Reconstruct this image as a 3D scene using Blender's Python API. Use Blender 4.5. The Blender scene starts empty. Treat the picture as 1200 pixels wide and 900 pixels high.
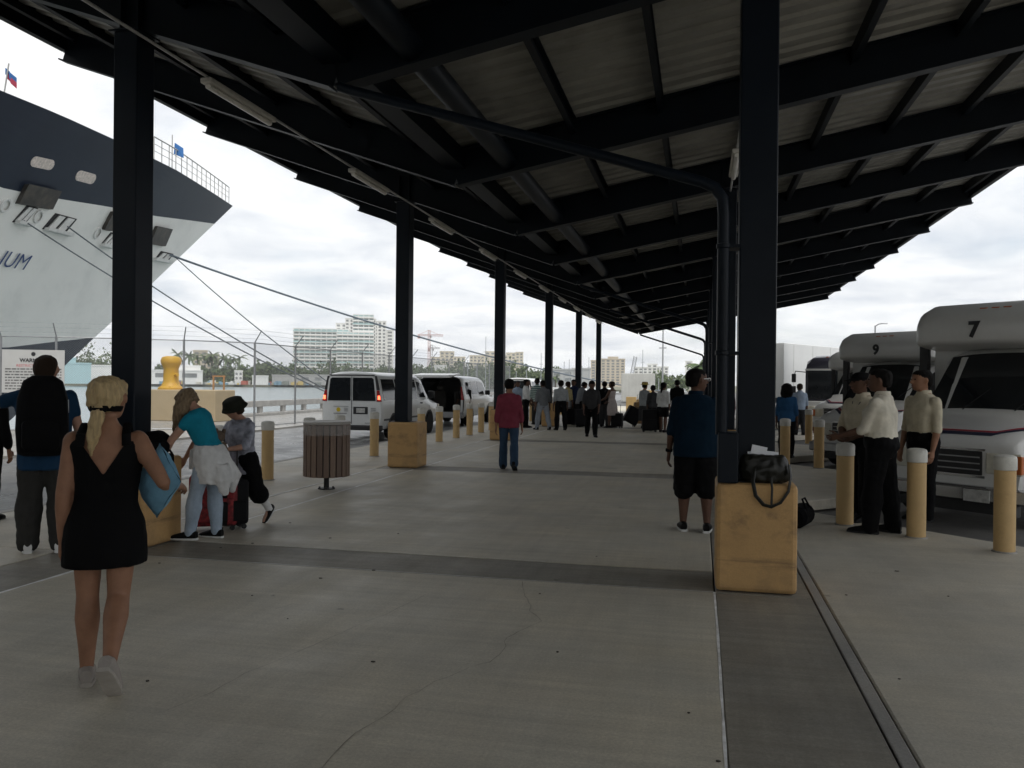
import bpy, bmesh, math, random
from mathutils import Vector, Matrix, Euler, noise
R = math.radians
random.seed(7)
scene = bpy.context.scene
col = scene.collection

# ------------------------------------------------------------------ camera
F, YAW, PIT, ROL, H = 970.0, .2233, -.0022, -.01, 1.65      # focal length in pixels of a 1200 wide frame
camd = bpy.data.cameras.new('camera'); cam = bpy.data.objects.new('camera', camd); col.objects.link(cam)
camd.sensor_width = 36.0; camd.lens = 36.0 * F / 1200.0; camd.clip_end = 6000; camd.clip_start = .05
cam.matrix_world = (Matrix.Translation((0, 0, H)) @ Matrix.Rotation(YAW, 4, 'Z') @ Matrix.Rotation(R(90) + PIT, 4, 'X')
                    @ Matrix.Rotation(-ROL, 4, 'Z'))
scene.camera = cam

# ------------------------------------------------------------------ light: overcast sky with soft clouds, one weak wide sun
w = bpy.data.worlds.new('World'); scene.world = w; w.use_nodes = True
nt = w.node_tree; nt.nodes.clear()
N = nt.nodes.new; L = nt.links.new
SUN_EL, SUN_AZ = R(60), R(150)
sky = N('ShaderNodeTexSky'); sky.sky_type = 'NISHITA'; sky.sun_disc = False
sky.sun_elevation = SUN_EL; sky.sun_rotation = SUN_AZ; sky.air_density = 1.0; sky.dust_density = 2.0
skys = N('ShaderNodeVectorMath'); skys.operation = 'SCALE'; skys.inputs['Scale'].default_value = .10
L(sky.outputs[0], skys.inputs[0])
tc = N('ShaderNodeTexCoord')
sx = N('ShaderNodeSeparateXYZ'); L(tc.outputs['Generated'], sx.inputs[0])
zz = N('ShaderNodeMath'); zz.operation = 'ADD'; zz.inputs[1].default_value = .16; L(sx.outputs['Z'], zz.inputs[0])
zm = N('ShaderNodeMath'); zm.operation = 'MAXIMUM'; zm.inputs[1].default_value = .12; L(zz.outputs[0], zm.inputs[0])
dv = N('ShaderNodeVectorMath'); dv.operation = 'DIVIDE'; L(tc.outputs['Generated'], dv.inputs[0])
cz = N('ShaderNodeCombineXYZ')
for k in range(3): L(zm.outputs[0], cz.inputs[k])
L(cz.outputs[0], dv.inputs[1])
def nz(scale, detail, rough, off, dist=0.0):
    mp = N('ShaderNodeMapping'); mp.inputs['Location'].default_value = off; L(dv.outputs[0], mp.inputs['Vector'])
    n = N('ShaderNodeTexNoise'); n.inputs['Scale'].default_value = scale; n.inputs['Detail'].default_value = detail
    n.inputs['Roughness'].default_value = rough; n.inputs['Distortion'].default_value = dist; L(mp.outputs[0], n.inputs['Vector']); return n
n1 = nz(1.1, 9, .58, (2.3, 5.1, .4), .4); n2 = nz(2.6, 8, .55, (7.7, 1.3, 3.2), .3)
r1 = N('ShaderNodeValToRGB'); r1.color_ramp.elements[0].position = .26; r1.color_ramp.elements[1].position = .48; L(n1.outputs['Fac'], r1.inputs[0])
r1.color_ramp.elements[0].color = (.55, .55, .55, 1)
r2 = N('ShaderNodeValToRGB'); r2.color_ramp.elements[0].position = .30; r2.color_ramp.elements[1].position = .62; L(n2.outputs['Fac'], r2.inputs[0])
r2.color_ramp.elements[0].color = (.525, .555, .60, 1); r2.color_ramp.elements[1].color = (.74, .75, .755, 1)
mx = N('ShaderNodeMix'); mx.data_type = 'RGBA'; L(r1.outputs[0], mx.inputs['Factor']); L(skys.outputs[0], mx.inputs['A']); L(r2.outputs[0], mx.inputs['B'])
bg = N('ShaderNodeBackground'); L(mx.outputs['Result'], bg.inputs['Color']); bg.inputs['Strength'].default_value = .96
wo = N('ShaderNodeOutputWorld'); L(bg.outputs[0], wo.inputs[0])
sd = bpy.data.lights.new('sun', 'SUN'); sd.energy = 1.5; sd.angle = R(25); sd.color = (1, .96, .9)
so = bpy.data.objects.new('sun', sd); col.objects.link(so)
so.rotation_euler = Vector((math.sin(SUN_AZ) * math.cos(SUN_EL), math.cos(SUN_AZ) * math.cos(SUN_EL), math.sin(SUN_EL))).to_track_quat('Z', 'Y').to_euler()
so.location = (0, 0, 60)
vs = scene.view_settings; vs.view_transform = 'Standard'; vs.look = 'None'; vs.exposure = .66; vs.gamma = 1.0; vs.use_curve_mapping = False

# ------------------------------------------------------------------ pixel helpers (directions only; distances come from ground, walls, sizes)
def ray(px, py):
    a, b = px - 600, py - 450
    cr, sr = math.cos(ROL), math.sin(ROL)
    u = cr * a + sr * b; v = -sr * a + cr * b
    cp, sp = math.cos(PIT), math.sin(PIT)
    d = cp * F + sp * v; z = sp * F - cp * v
    c, s = math.cos(YAW), math.sin(YAW)
    return Vector((c * u - s * d, s * u + c * d, z)) / F
def gp(px, py, z=0.0):
    r = ray(px, py); return Vector((0, 0, H)) + r * ((z - H) / r.z)
def far(px, py, D): return Vector((0, 0, H)) + ray(px, py) * D

# ------------------------------------------------------------------ mesh builder
class MB:
    def __init__(s): s.v = []; s.f = []; s.m = []
    def add(s, vs, fs, mi=0, M=None):
        o = len(s.v)
        s.v += [tuple(M @ Vector(p)) if M else tuple(p) for p in vs]
        for f in fs: s.f.append([i + o for i in f]); s.m.append(mi)
        return s
    def box(s, x0, x1, y0, y1, z0, z1, mi=0, M=None):
        return s.add([(x0,y0,z0),(x1,y0,z0),(x1,y1,z0),(x0,y1,z0),(x0,y0,z1),(x1,y0,z1),(x1,y1,z1),(x0,y1,z1)],
                     [(3,2,1,0),(4,5,6,7),(0,1,5,4),(1,2,6,5),(2,3,7,6),(3,0,4,7)], mi, M)
    def cbox(s, c, size, mi=0, M=None):
        a, b, d = size[0]/2, size[1]/2, size[2]/2
        return s.box(c[0]-a, c[0]+a, c[1]-b, c[1]+b, c[2]-d, c[2]+d, mi, M)
    def prism(s, poly, a0, a1, axis='z', mi=0, M=None):
        n = len(poly)
        def P(p, a): return (p[0], p[1], a) if axis == 'z' else ((a, p[0], p[1]) if axis == 'x' else (p[0], a, p[1]))
        vs = [P(p, a0) for p in poly] + [P(p, a1) for p in poly]
        fs = [list(range(n))[::-1], list(range(n, 2*n))] + [(i, (i+1) % n, n + (i+1) % n, n + i) for i in range(n)]
        return s.add(vs, fs, mi, M)
    def loft(s, rings, mi=0, M=None, caps=True, closed=True):
        n = len(rings[0]); vs = [p for r in rings for p in r]; fs = []
        for k in range(len(rings) - 1):
            for i in range(n if closed else n - 1):
                j = (i + 1) % n
                fs.append((k*n + i, k*n + j, (k+1)*n + j, (k+1)*n + i))
        if caps: fs.append(list(range(n))[::-1]); fs.append([(len(rings)-1)*n + i for i in range(n)])
        return s.add(vs, fs, mi, M)
    def tube(s, pts, r, n=8, mi=0, M=None, flat=1.0, caps=True):
        pts = [Vector(p) for p in pts]; rings = []; rs = r if isinstance(r, (list, tuple)) else [r] * len(pts)
        prev = None
        for i, p in enumerate(pts):
            t = (pts[min(i+1, len(pts)-1)] - pts[max(i-1, 0)]).normalized()
            if prev is None:
                a = t.cross(Vector((0, 0, 1)) if abs(t.z) < .9 else Vector((0, 1, 0))).normalized()
            else:
                a = (prev - t * prev.dot(t)).normalized()
            prev = a; b = t.cross(a)
            rings.append([p + a * rs[i] * math.cos(2*math.pi*k/n) + b * rs[i] * flat * math.sin(2*math.pi*k/n) for k in range(n)])
        return s.loft(rings, mi, M, caps)
    def lathe(s, prof, n=16, mi=0, M=None, c=(0, 0, 0)):
        rings = [[(c[0] + r*math.cos(2*math.pi*k/n), c[1] + r*math.sin(2*math.pi*k/n), c[2] + z) for k in range(n)] for r, z in prof]
        return s.loft(rings, mi, M, True)
    def ball(s, c, r, n=12, m=8, mi=0, M=None):
        rx, ry, rz = r if isinstance(r, (tuple, list)) else (r, r, r)
        rings = []
        for j in range(m + 1):
            a = -math.pi/2 + math.pi * j / m; ca = max(math.cos(a), .02)
            rings.append([(c[0] + rx*ca*math.cos(2*math.pi*k/n), c[1] + ry*ca*math.sin(2*math.pi*k/n), c[2] + rz*math.sin(a)) for k in range(n)])
        return s.loft(rings, mi, M, True)
    def mesh(s, name, mats, smooth=35):
        me = bpy.data.meshes.new(name); me.from_pydata(s.v, [], s.f)
        for m in (mats if isinstance(mats, (list, tuple)) else [mats]): me.materials.append(m)
        if any(s.m): me.polygons.foreach_set('material_index', s.m)
        bm = bmesh.new(); bm.from_mesh(me); bmesh.ops.recalc_face_normals(bm, faces=bm.faces); bm.to_mesh(me); bm.free()
        if smooth:
            me.polygons.foreach_set('use_smooth', [True] * len(me.polygons)); me.set_sharp_from_angle(angle=R(smooth))
        me.update(); return me
    def build(s, name, mats, parent=None, smooth=35, bevel=0, seg=2, loc=None, rotz=0):
        return link(name, s.mesh(name, mats, smooth), parent, bevel, seg, loc, rotz)
def link(name, me, parent=None, bevel=0, seg=2, loc=None, rotz=0):
    o = bpy.data.objects.new(name, me); col.objects.link(o)
    if parent: o.parent = parent
    if loc is not None: o.location = loc
    if rotz: o.rotation_euler[2] = rotz
    if bevel:
        b = o.modifiers.new('bevel', 'BEVEL'); b.width = bevel; b.segments = seg; b.limit_method = 'ANGLE'; b.angle_limit = R(40); b.harden_normals = False
    return o
def tag(o, label=None, cat=None, group=None, kind=None):
    if label: o['label'] = label
    if cat: o['category'] = cat
    if group: o['group'] = group
    if kind: o['kind'] = kind
    return o
def thing(name, label, cat, loc=(0, 0, 0), rotz=0, group=None):
    o = bpy.data.objects.new(name, None); col.objects.link(o); o.empty_display_size = .2
    o.location = loc; o.rotation_euler = (0, 0, rotz); return tag(o, label, cat, group)
def dup(root, loc=None, rotz=None, label=None, group=None, parent=None):
    r = root.copy(); col.objects.link(r); r.parent = parent
    if loc is not None: r.location = loc
    if rotz is not None: r.rotation_euler = (0, 0, rotz)
    if label: r['label'] = label
    if group: r['group'] = group
    for ch in root.children: dup(ch, parent=r)
    return r

# ------------------------------------------------------------------ materials
MATS = {}
def mat(name, c, rough=.6, metal=0.0, var=.12, scale=3.0, bump=.0, bscale=40.0, dirt=None, dscale=1.2, damt=.5, emit=None, es=1.0,
        trans=0.0, alpha=1.0, spec=.5, stretch=None, coat=0.0, ior=1.45, fine=0.0):
    m = bpy.data.materials.new(name); m.use_nodes = True; t = m.node_tree; b = t.nodes['Principled BSDF']
    b.inputs['Roughness'].default_value = rough; b.inputs['Metallic'].default_value = metal
    b.inputs['Specular IOR Level'].default_value = spec; b.inputs['IOR'].default_value = ior
    if coat: b.inputs['Coat Weight'].default_value = coat; b.inputs['Coat Roughness'].default_value = .08
    if trans: b.inputs['Transmission Weight'].default_value = trans
    if alpha < 1: b.inputs['Alpha'].default_value = alpha
    c4 = (c[0], c[1], c[2], 1)
    tcn = t.nodes.new('ShaderNodeTexCoord'); vec = tcn.outputs['Object']
    if stretch:
        mp = t.nodes.new('ShaderNodeMapping'); mp.inputs['Scale'].default_value = stretch; t.links.new(vec, mp.inputs[0]); vec = mp.outputs[0]
    last = None
    def noisef(sc, det=6, ro=.6):
        n = t.nodes.new('ShaderNodeTexNoise'); n.inputs['Scale'].default_value = sc; n.inputs['Detail'].default_value = det
        n.inputs['Roughness'].default_value = ro; t.links.new(vec, n.inputs['Vector']); return n.outputs['Fac']
    def mixc(fac, A, B):
        x = t.nodes.new('ShaderNodeMix'); x.data_type = 'RGBA'
        if fac is not None: t.links.new(fac, x.inputs['Factor'])
        for s_, q in (('A', A), ('B', B)):
            if isinstance(q, tuple): x.inputs[s_].default_value = q
            else: t.links.new(q, x.inputs[s_])
        return x.outputs['Result']
    def ramp(fac, a, b_):
        r = t.nodes.new('ShaderNodeMapRange'); r.inputs['From Min'].default_value = a; r.inputs['From Max'].default_value = b_; t.links.new(fac, r.inputs[0]); return r.outputs[0]
    last = c4
    if var:
        lo = tuple(x * (1 - var) for x in c) + (1,); hi = tuple(min(1, x * (1 + var)) for x in c) + (1,)
        last = mixc(ramp(noisef(scale), .3, .7), lo, hi)
    if fine:
        f2 = noisef(scale * 45, 3, .7); lo = mixc(None, last, (0, 0, 0, 1)); lo.node.inputs['Factor'].default_value = fine
        last = mixc(ramp(f2, .35, .65), lo, last)
    if dirt:
        n = noisef(dscale, 9, .68); r = ramp(n, .5, .72); mu = t.nodes.new('ShaderNodeMath'); mu.operation = 'MULTIPLY'; mu.inputs[1].default_value = damt
        t.links.new(r, mu.inputs[0]); last = mixc(mu.outputs[0], last, (dirt[0], dirt[1], dirt[2], 1))
    if isinstance(last, tuple): b.inputs['Base Color'].default_value = last
    else: t.links.new(last, b.inputs['Base Color'])
    if bump:
        bn = t.nodes.new('ShaderNodeBump'); bn.inputs['Strength'].default_value = bump; bn.inputs['Distance'].default_value = .01
        t.links.new(noisef(bscale, 5, .6), bn.inputs['Height']); t.links.new(bn.outputs[0], b.inputs['Normal'])
    if emit:
        b.inputs['Emission Color'].default_value = (emit[0], emit[1], emit[2], 1); b.inputs['Emission Strength'].default_value = es
    MATS[name] = m; return m

def ground_mat(name, c, rough=.6, amp=.22, spots=.0, streak=0.0, bump=.15, wet=0.0, grain=.18, tint=(1, .97, .92)):
    m = bpy.data.materials.new(name); m.use_nodes = True; t = m.node_tree; b = t.nodes['Principled BSDF']
    g = t.nodes.new('ShaderNodeNewGeometry'); lk = t.links.new
    def mp(sc, rot=0):
        q = t.nodes.new('ShaderNodeMapping'); q.inputs['Scale'].default_value = sc; q.inputs['Rotation'].default_value = (0, 0, rot); lk(g.outputs['Position'], q.inputs[0]); return q.outputs[0]
    def nzf(vec, s, d=6, r=.6):
        n = t.nodes.new('ShaderNodeTexNoise'); n.inputs['Scale'].default_value = s; n.inputs['Detail'].default_value = d; n.inputs['Roughness'].default_value = r; lk(vec, n.inputs['Vector']); return n.outputs['Fac']
    def rng(f, a, b_, lo, hi):
        r = t.nodes.new('ShaderNodeMapRange'); r.inputs[1].default_value = a; r.inputs[2].default_value = b_; r.inputs[3].default_value = lo; r.inputs[4].default_value = hi; lk(f, r.inputs[0]); return r.outputs[0]
    def mul(a, b_):
        q = t.nodes.new('ShaderNodeMath'); q.operation = 'MULTIPLY'; lk(a, q.inputs[0]); lk(b_, q.inputs[1]); return q.outputs[0]
    iso = mp((1, 1, 1))
    f = rng(nzf(iso, .45, 8, .62), .3, .7, 1 - amp, 1 + amp)
    f = mul(f, rng(nzf(iso, 2.6, 7, .65), .3, .72, 1.06, 1 - amp * .8))
    f = mul(f, rng(nzf(iso, 60, 4, .75), .3, .7, 1 - grain, 1 + grain))
    f = mul(f, rng(nzf(iso, 230, 2, .7), .3, .7, 1 - grain * .7, 1 + grain * .7))
    if streak:
        f = mul(f, rng(nzf(mp((.5, 14, 1), .06), 1.0, 6, .6), .3, .7, 1 - streak, 1 + streak))
        f = mul(f, rng(nzf(mp((9, .35, 1), .1), 1.0, 6, .65), .35, .75, 1 + streak * .4, 1 - streak))
    if spots:
        v = t.nodes.new('ShaderNodeTexVoronoi'); v.inputs['Scale'].default_value = 1.35; lk(iso, v.inputs['Vector'])
        sp = t.nodes.new('ShaderNodeMath'); sp.operation = 'ADD'; lk(v.outputs['Distance'], sp.inputs[0])
        k = t.nodes.new('ShaderNodeMath'); k.operation = 'MULTIPLY'; k.inputs[1].default_value = .1; lk(nzf(iso, 25, 3, .6), k.inputs[0]); lk(k.outputs[0], sp.inputs[1])
        f = mul(f, rng(sp.outputs[0], .075, .092, 1 - spots, 1.0))
        v2 = t.nodes.new('ShaderNodeTexVoronoi'); v2.inputs['Scale'].default_value = .55; lk(mp((1, 1, 1), .4), v2.inputs['Vector'])
        f = mul(f, rng(v2.outputs['Distance'], .03, .1, 1 - spots * .45, 1.0))
    cc = t.nodes.new('ShaderNodeVectorMath'); cc.operation = 'SCALE'; cc.inputs[0].default_value = c; lk(f, cc.inputs['Scale'])
    x = t.nodes.new('ShaderNodeMix'); x.data_type = 'RGBA'; x.blend_type = 'MULTIPLY'; x.inputs['B'].default_value = tint + (1,)
    lk(rng(nzf(iso, .9, 6, .6), .4, .65, 0, 1), x.inputs['Factor']); lk(cc.outputs[0], x.inputs['A'])
    lk(x.outputs['Result'], b.inputs['Base Color'])
    lk(rng(nzf(iso, 1.7, 7, .6), .3, .7, rough - .12 - wet, rough + .12), b.inputs['Roughness'])
    bn = t.nodes.new('ShaderNodeBump'); bn.inputs['Strength'].default_value = bump; bn.inputs['Distance'].default_value = .006
    lk(nzf(iso, 90, 5, .7), bn.inputs['Height']); lk(bn.outputs[0], b.inputs['Normal'])
    return m

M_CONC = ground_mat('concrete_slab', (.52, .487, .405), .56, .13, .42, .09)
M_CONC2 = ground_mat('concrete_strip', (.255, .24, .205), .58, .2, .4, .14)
M_CONC3 = ground_mat('concrete_outer', (.50, .47, .40), .6, .16, .4, .06)
M_ASPH = ground_mat('asphalt', (.15, .152, .155), .42, .22, .2, .0, .35, .10)
M_QUAY = ground_mat('quay_concrete', (.34, .335, .32), .45, .2, .2, .0, .2, .1)
M_LOT = ground_mat('lot_asphalt', (.105, .103, .10), .62, .22, .3, .0, .35)
M_SEAL = mat('joint_sealant_gleam', (.86, .85, .81), .6, 0, .3, 9, dirt=(.4, .39, .36), dscale=3, damt=.8)  # sealant tone brightened to include a painted wet gleam
M_CRACKL = mat('hairline', (.30, .28, .235), .9, 0, .5, 6)
M_CRACK = mat('crack_line', (.07, .068, .063), .9, 0, .3, 30)
M_KERB = ground_mat('kerb_concrete', (.33, .32, .30), .65, .25, .3)

BAY = 7.876; Y0 = 6.76
# water out to the horizon, quay and lots on top of it
water = MB(); water.add([(-1650, -900, -2.5), (1650, -900, -2.5), (1650, 1750, -2.5), (-1650, 1750, -2.5)], [(0, 1, 2, 3)])
wm = bpy.data.materials.new('harbour_water'); wm.use_nodes = True
b = wm.node_tree.nodes['Principled BSDF']; b.inputs['Base Color'].default_value = (.16, .21, .22, 1); b.inputs['Roughness'].default_value = .22
tcw = wm.node_tree.nodes.new('ShaderNodeNewGeometry'); nw = wm.node_tree.nodes.new('ShaderNodeTexNoise'); nw.inputs['Scale'].default_value = .55; nw.inputs['Detail'].default_value = 6
bw = wm.node_tree.nodes.new('ShaderNodeBump'); bw.inputs['Strength'].default_value = .35; bw.inputs['Distance'].default_value = .35
wm.node_tree.links.new(tcw.outputs['Position'], nw.inputs['Vector']); wm.node_tree.links.new(nw.outputs['Fac'], bw.inputs['Height']); wm.node_tree.links.new(bw.outputs[0], b.inputs['Normal'])
tag(water.build('water', wm, smooth=0), 'grey green harbour water', 'water', kind='structure')
q = MB(); q.prism([(-22.4, -120), (160, -120), (160, 190), (-8, 190), (-22.4, 130)], -3.6, -.17)
tag(q.build('ground', M_LOT, smooth=0), 'dark asphalt ground of the bus lot', 'ground', kind='structure')
q = MB(); q.prism([(-22.4, -120), (-15.0, -120), (-15.0, 130), (-22.4, 130)], -.168, -.10)
tag(q.build('quay_apron', M_QUAY, smooth=0), 'pale concrete quay apron beyond the fence', 'apron', kind='structure')
q = MB(); q.add([(-15.0, -120, -.16), (-8.4, -120, -.16), (-8.4, 130, -.16), (-15.0, 130, -.16)], [(0, 1, 2, 3)])
tag(q.build('road', M_ASPH, smooth=0), 'damp grey service road beside the walkway', 'road', kind='structure')

# walkway: slabs, strips and bands are separate pieces with open joints between them
walk = thing('walkway', 'covered concrete walkway with jointed slabs', 'walkway'); walk['kind'] = 'structure'
YS, YE = Y0 - 3 * BAY, Y0 + 6 * BAY
def slab(x0, x1, y0, y1, m, name='slab', drop=0.0):
    g = .007
    b_ = MB(); b_.box(x0 + g, x1 - g, y0 + g, y1 - g, -.15, -drop)
    return b_.build(name, m, walk, smooth=0, bevel=.006, seg=1)
XA, XB, XC, XD, XE = -8.24, -5.93, -5.20, .13, .87
for n in range(-3, 6):
    ya = Y0 + n * BAY; yb = ya + .74; yc = ya + BAY
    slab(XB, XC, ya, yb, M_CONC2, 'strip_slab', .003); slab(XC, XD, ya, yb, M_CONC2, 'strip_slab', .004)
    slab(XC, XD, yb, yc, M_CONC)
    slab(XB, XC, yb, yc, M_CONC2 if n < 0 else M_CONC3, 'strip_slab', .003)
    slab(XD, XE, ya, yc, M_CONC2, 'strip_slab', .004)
    slab(XA, XB, ya, yc, M_CONC3)
slab(-8.24, .87, YE, YE + 6, M_CONC3)
base = MB(); base.prism([(-8.24, YS), (.87, YS), (.87, YE + 6), (-8.24, YE + 6)], -.16, -.03)
base.build('slab_bed', M_CRACK, walk, smooth=0)
# sealant beads in the joints, wet reflection painted into their pale colour
def bead(name, pts, wd, z=.0015):
    b_ = MB(); vs = []; 
    P = [Vector((p[0], p[1], z)) for p in pts]
    for i, p in enumerate(P):
        tdir = (P[min(i+1, len(P)-1)] - P[max(i-1, 0)]).normalized(); nrm = Vector((-tdir.y, tdir.x, 0)); ww = wd * random.uniform(.6, 1.2)
        vs += [p + nrm * ww / 2, p - nrm * ww / 2]
    b_.add(vs, [(2*i, 2*i+1, 2*i+3, 2*i+2) for i in range(len(P)-1)])
    return b_
def jitter_line(x0, y0, x1, y1, k, j):
    return [(x0 + (x1-x0)*i/k + random.uniform(-j, j), y0 + (y1-y0)*i/k + random.uniform(-j, j)) for i in range(k + 1)]
for n in range(-1, 6):
    ya = Y0 + n * BAY
    bead('b', jitter_line(XC, ya + .74, XC, ya + BAY, 24, .004), .042).build('joint_bead', M_SEAL, walk, smooth=0)
    if n >= 0: bead('b', jitter_line(XB, ya + .74, XB, ya + BAY, 24, .004), .042).build('joint_bead', M_SEAL, walk, smooth=0)
    bead('b', jitter_line(XC, ya, XD, ya, 24, .003), .012).build('joint_bead', M_SEAL, walk, smooth=0)
    bead('b', jitter_line(XC, ya + .74, XD - 1.5, ya + .74, 20, .003), .010).build('joint_bead', M_SEAL, walk, smooth=0)
bead('b', jitter_line(XD, YS + 8, XD, Y0, 50, .004), .016).build('joint_bead', M_SEAL, walk, smooth=0)
# hairline cracks in the near slab
for pts, wd in (([(-1.42, 6.7), (-1.30, 6.25), (-1.20, 6.0), (-1.18, 5.85), (-1.05, 5.62), (-1.12, 5.42), (-1.2, 5.2), (-1.16, 4.95), (-1.2, 4.72), (-1.28, 4.6)], .006),
                ([(-1.28, 4.6), (-1.4, 4.35), (-1.47, 4.1), (-1.5, 3.85), (-1.57, 3.5), (-1.55, 3.1)], .005),
                ([(-2.05, 6.1), (-2.15, 5.5), (-2.28, 5.0), (-2.36, 4.6), (-2.47, 4.2), (-2.5, 3.9), (-2.6, 3.5)], .005),
                ([(-2.9, 5.6), (-3.0, 5.35)], .006)):
    pp = []
    for a, b_ in zip(pts, pts[1:]): pp += [(a[0] + (b_[0]-a[0])*t + random.uniform(-.012, .012), a[1] + (b_[1]-a[1])*t) for t in (0, .34, .67)]
    bead('b', pp, wd * .8, .002).build('crack', M_CRACKL, walk, smooth=0)
# little scraps of litter and leaves
M_SCRAP = mat('litter_scrap', (.06, .05, .04), .9)
for k in range(26):
    x, y = random.uniform(-5, 2.4), random.uniform(2.6, 9.5)
    b_ = MB(); n_ = 5; rr = random.uniform(.007, .02)
    b_.prism([(x + rr*random.uniform(.5, 1.2)*math.cos(6.283*i/n_), y + rr*random.uniform(.4, .9)*math.sin(6.283*i/n_)) for i in range(n_)], .001, .005)
    b_.build('litter', M_SCRAP, walk, smooth=0)

# kerb along the road: separate stones
for k in range(46):
    b_ = MB(); b_.box(-8.40, -8.25, -16 + k*1.6 + .006, -16 + (k+1)*1.6 - .006, -.3, .002)
    b_.build('kerb_stone', M_KERB, walk, smooth=0, bevel=.02)
# sawtooth pavement of the bus bays
PAV = thing('bus_bay_pavement', 'concrete pavement with sawtooth kerb at the bus bays', 'pavement'); PAV['kind'] = 'structure'
poly = [(.945, YS)] + [(14, YS), (14, -1.2)]
for n in range(-1, 6):
    if n >= 0: poly.append((4.5, 15.4 + 7.1 * (n - 1)))
    poly.append((.95, 11.85 + 7.1 * n) if n >= 0 else (8.5, 4.3))
poly = [(.945, YS), (14, YS), (14, -1.2), (4.5, 8.3), (.96, 11.85)]
def ccw(a): return a
for n in range(5):
    if n == 0:
        b_ = MB(); b_.prism(poly, -.15, 0); b_.build('slab', M_CONC3, PAV, smooth=0, bevel=.012, seg=1)
    y = 11.87 + 7.1 * n
    b_ = MB(); b_.prism([(.96, y), (4.48, y + 3.53), (.96, y + 7.07)], -.15, 0); b_.build('slab', M_CONC3, PAV, smooth=0, bevel=.012, seg=1)
b_ = MB(); b_.box(.874, .9435, YS, 11.8, -.15, .001); b_.build('joint_strip', M_KERB, PAV, smooth=0, bevel=.004, seg=1)

# ------------------------------------------------------------------ the canopy
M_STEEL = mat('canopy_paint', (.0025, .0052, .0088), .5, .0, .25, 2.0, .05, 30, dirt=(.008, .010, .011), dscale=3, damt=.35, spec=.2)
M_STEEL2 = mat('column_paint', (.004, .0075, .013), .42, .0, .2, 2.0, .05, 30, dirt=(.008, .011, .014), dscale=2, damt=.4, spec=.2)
M_DECK = mat('deck_metal', (.25, .245, .22), .5, .1, .18, 1.5, dirt=(.12, .11, .10), dscale=1.2, damt=.6)
M_BLOCK = mat('yellow_block_paint', (.54, .33, .135), .62, 0, .12, 2.5, .25, 45, dirt=(.25, .165, .08), dscale=2.4, damt=.75, fine=.12)
def scuffs(m):
    t = m.node_tree; b_ = t.nodes['Principled BSDF']; src = b_.inputs['Base Color'].links[0].from_socket; g = t.nodes.new('ShaderNodeNewGeometry'); sp = t.nodes.new('ShaderNodeSeparateXYZ'); t.links.new(g.outputs['Position'], sp.inputs[0])
    def nzq(sc, st):
        mp = t.nodes.new('ShaderNodeMapping'); mp.inputs['Scale'].default_value = st; t.links.new(g.outputs['Position'], mp.inputs[0]); n = t.nodes.new('ShaderNodeTexNoise'); n.inputs['Scale'].default_value = sc; n.inputs['Detail'].default_value = 7; n.inputs['Roughness'].default_value = .65; t.links.new(mp.outputs[0], n.inputs['Vector']); return n.outputs['Fac']
    def rg(f_, a, c, lo=0., hi=1.):
        r = t.nodes.new('ShaderNodeMapRange'); r.inputs[1].default_value = a; r.inputs[2].default_value = c; r.inputs[3].default_value = lo; r.inputs[4].default_value = hi; t.links.new(f_, r.inputs[0]); return r.outputs[0]
    def ml(a, c):
        q = t.nodes.new('ShaderNodeMath'); q.operation = 'MULTIPLY'; t.links.new(a, q.inputs[0]); t.links.new(c, q.inputs[1]); return q.outputs[0]
    def ad(a, c):
        q = t.nodes.new('ShaderNodeMath'); q.operation = 'MAXIMUM'; t.links.new(a, q.inputs[0]); t.links.new(c, q.inputs[1]); return q.outputs[0]
    z = sp.outputs['Z']; band = ml(ml(rg(z, .19, .225), rg(z, .29, .25)), rg(nzq(3.0, (1, 1, 9)), .42, .62))      # rubbed line low on the face
    smear = ml(ml(rg(z, .32, .5), rg(z, .80, .62)), rg(nzq(5.0, (1, 1, 1.4)), .5, .7))                             # shoe and luggage smudges
    foot = rg(z, .07, .0)
    mx_ = t.nodes.new('ShaderNodeMix'); mx_.data_type = 'RGBA'; k = t.nodes.new('ShaderNodeMath'); k.operation = 'MULTIPLY'; k.inputs[1].default_value = .62; t.links.new(ad(ad(band, smear), ml(foot, rg(nzq(6, (1, 1, 1)), .35, .6))), k.inputs[0]); t.links.new(k.outputs[0], mx_.inputs['Factor']); t.links.new(src, mx_.inputs['A']); mx_.inputs['B'].default_value = (.13, .085, .05, 1); t.links.new(mx_.outputs['Result'], b_.inputs['Base Color'])
scuffs(M_BLOCK)
M_FIX = mat('lamp_housing', (.55, .53, .48), .5, 0, .12, 6)
M_CONDUIT = mat('conduit_metal', (.45, .45, .44), .45, .3, .15, 5)
ZV, XV, SL, SR = 4.38, -3.37, .353, .184
XL_, XR_ = -10.06, 6.575
DEP = .50
def zb(x): return ZV + (SL * (XV - x) if x < XV else SR * (x - XV))
def YR(i, x=-5.5): return 7.3 + (i - 1) * BAY / 2 - .0336 * (x + 5.5)
I0, I1 = -4, 11
ORD = ['', 'first', 'second', 'third', 'fourth', 'fifth', 'sixth', 'seventh', 'eighth', 'ninth', 'tenth', 'eleventh', 'twelfth', 'thirteenth', 'fourteenth', 'fifteenth', 'sixteenth', 'seventeenth', 'eighteenth']
canopy = thing('canopy', 'long dark steel butterfly canopy over the walkway', 'canopy')
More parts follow.
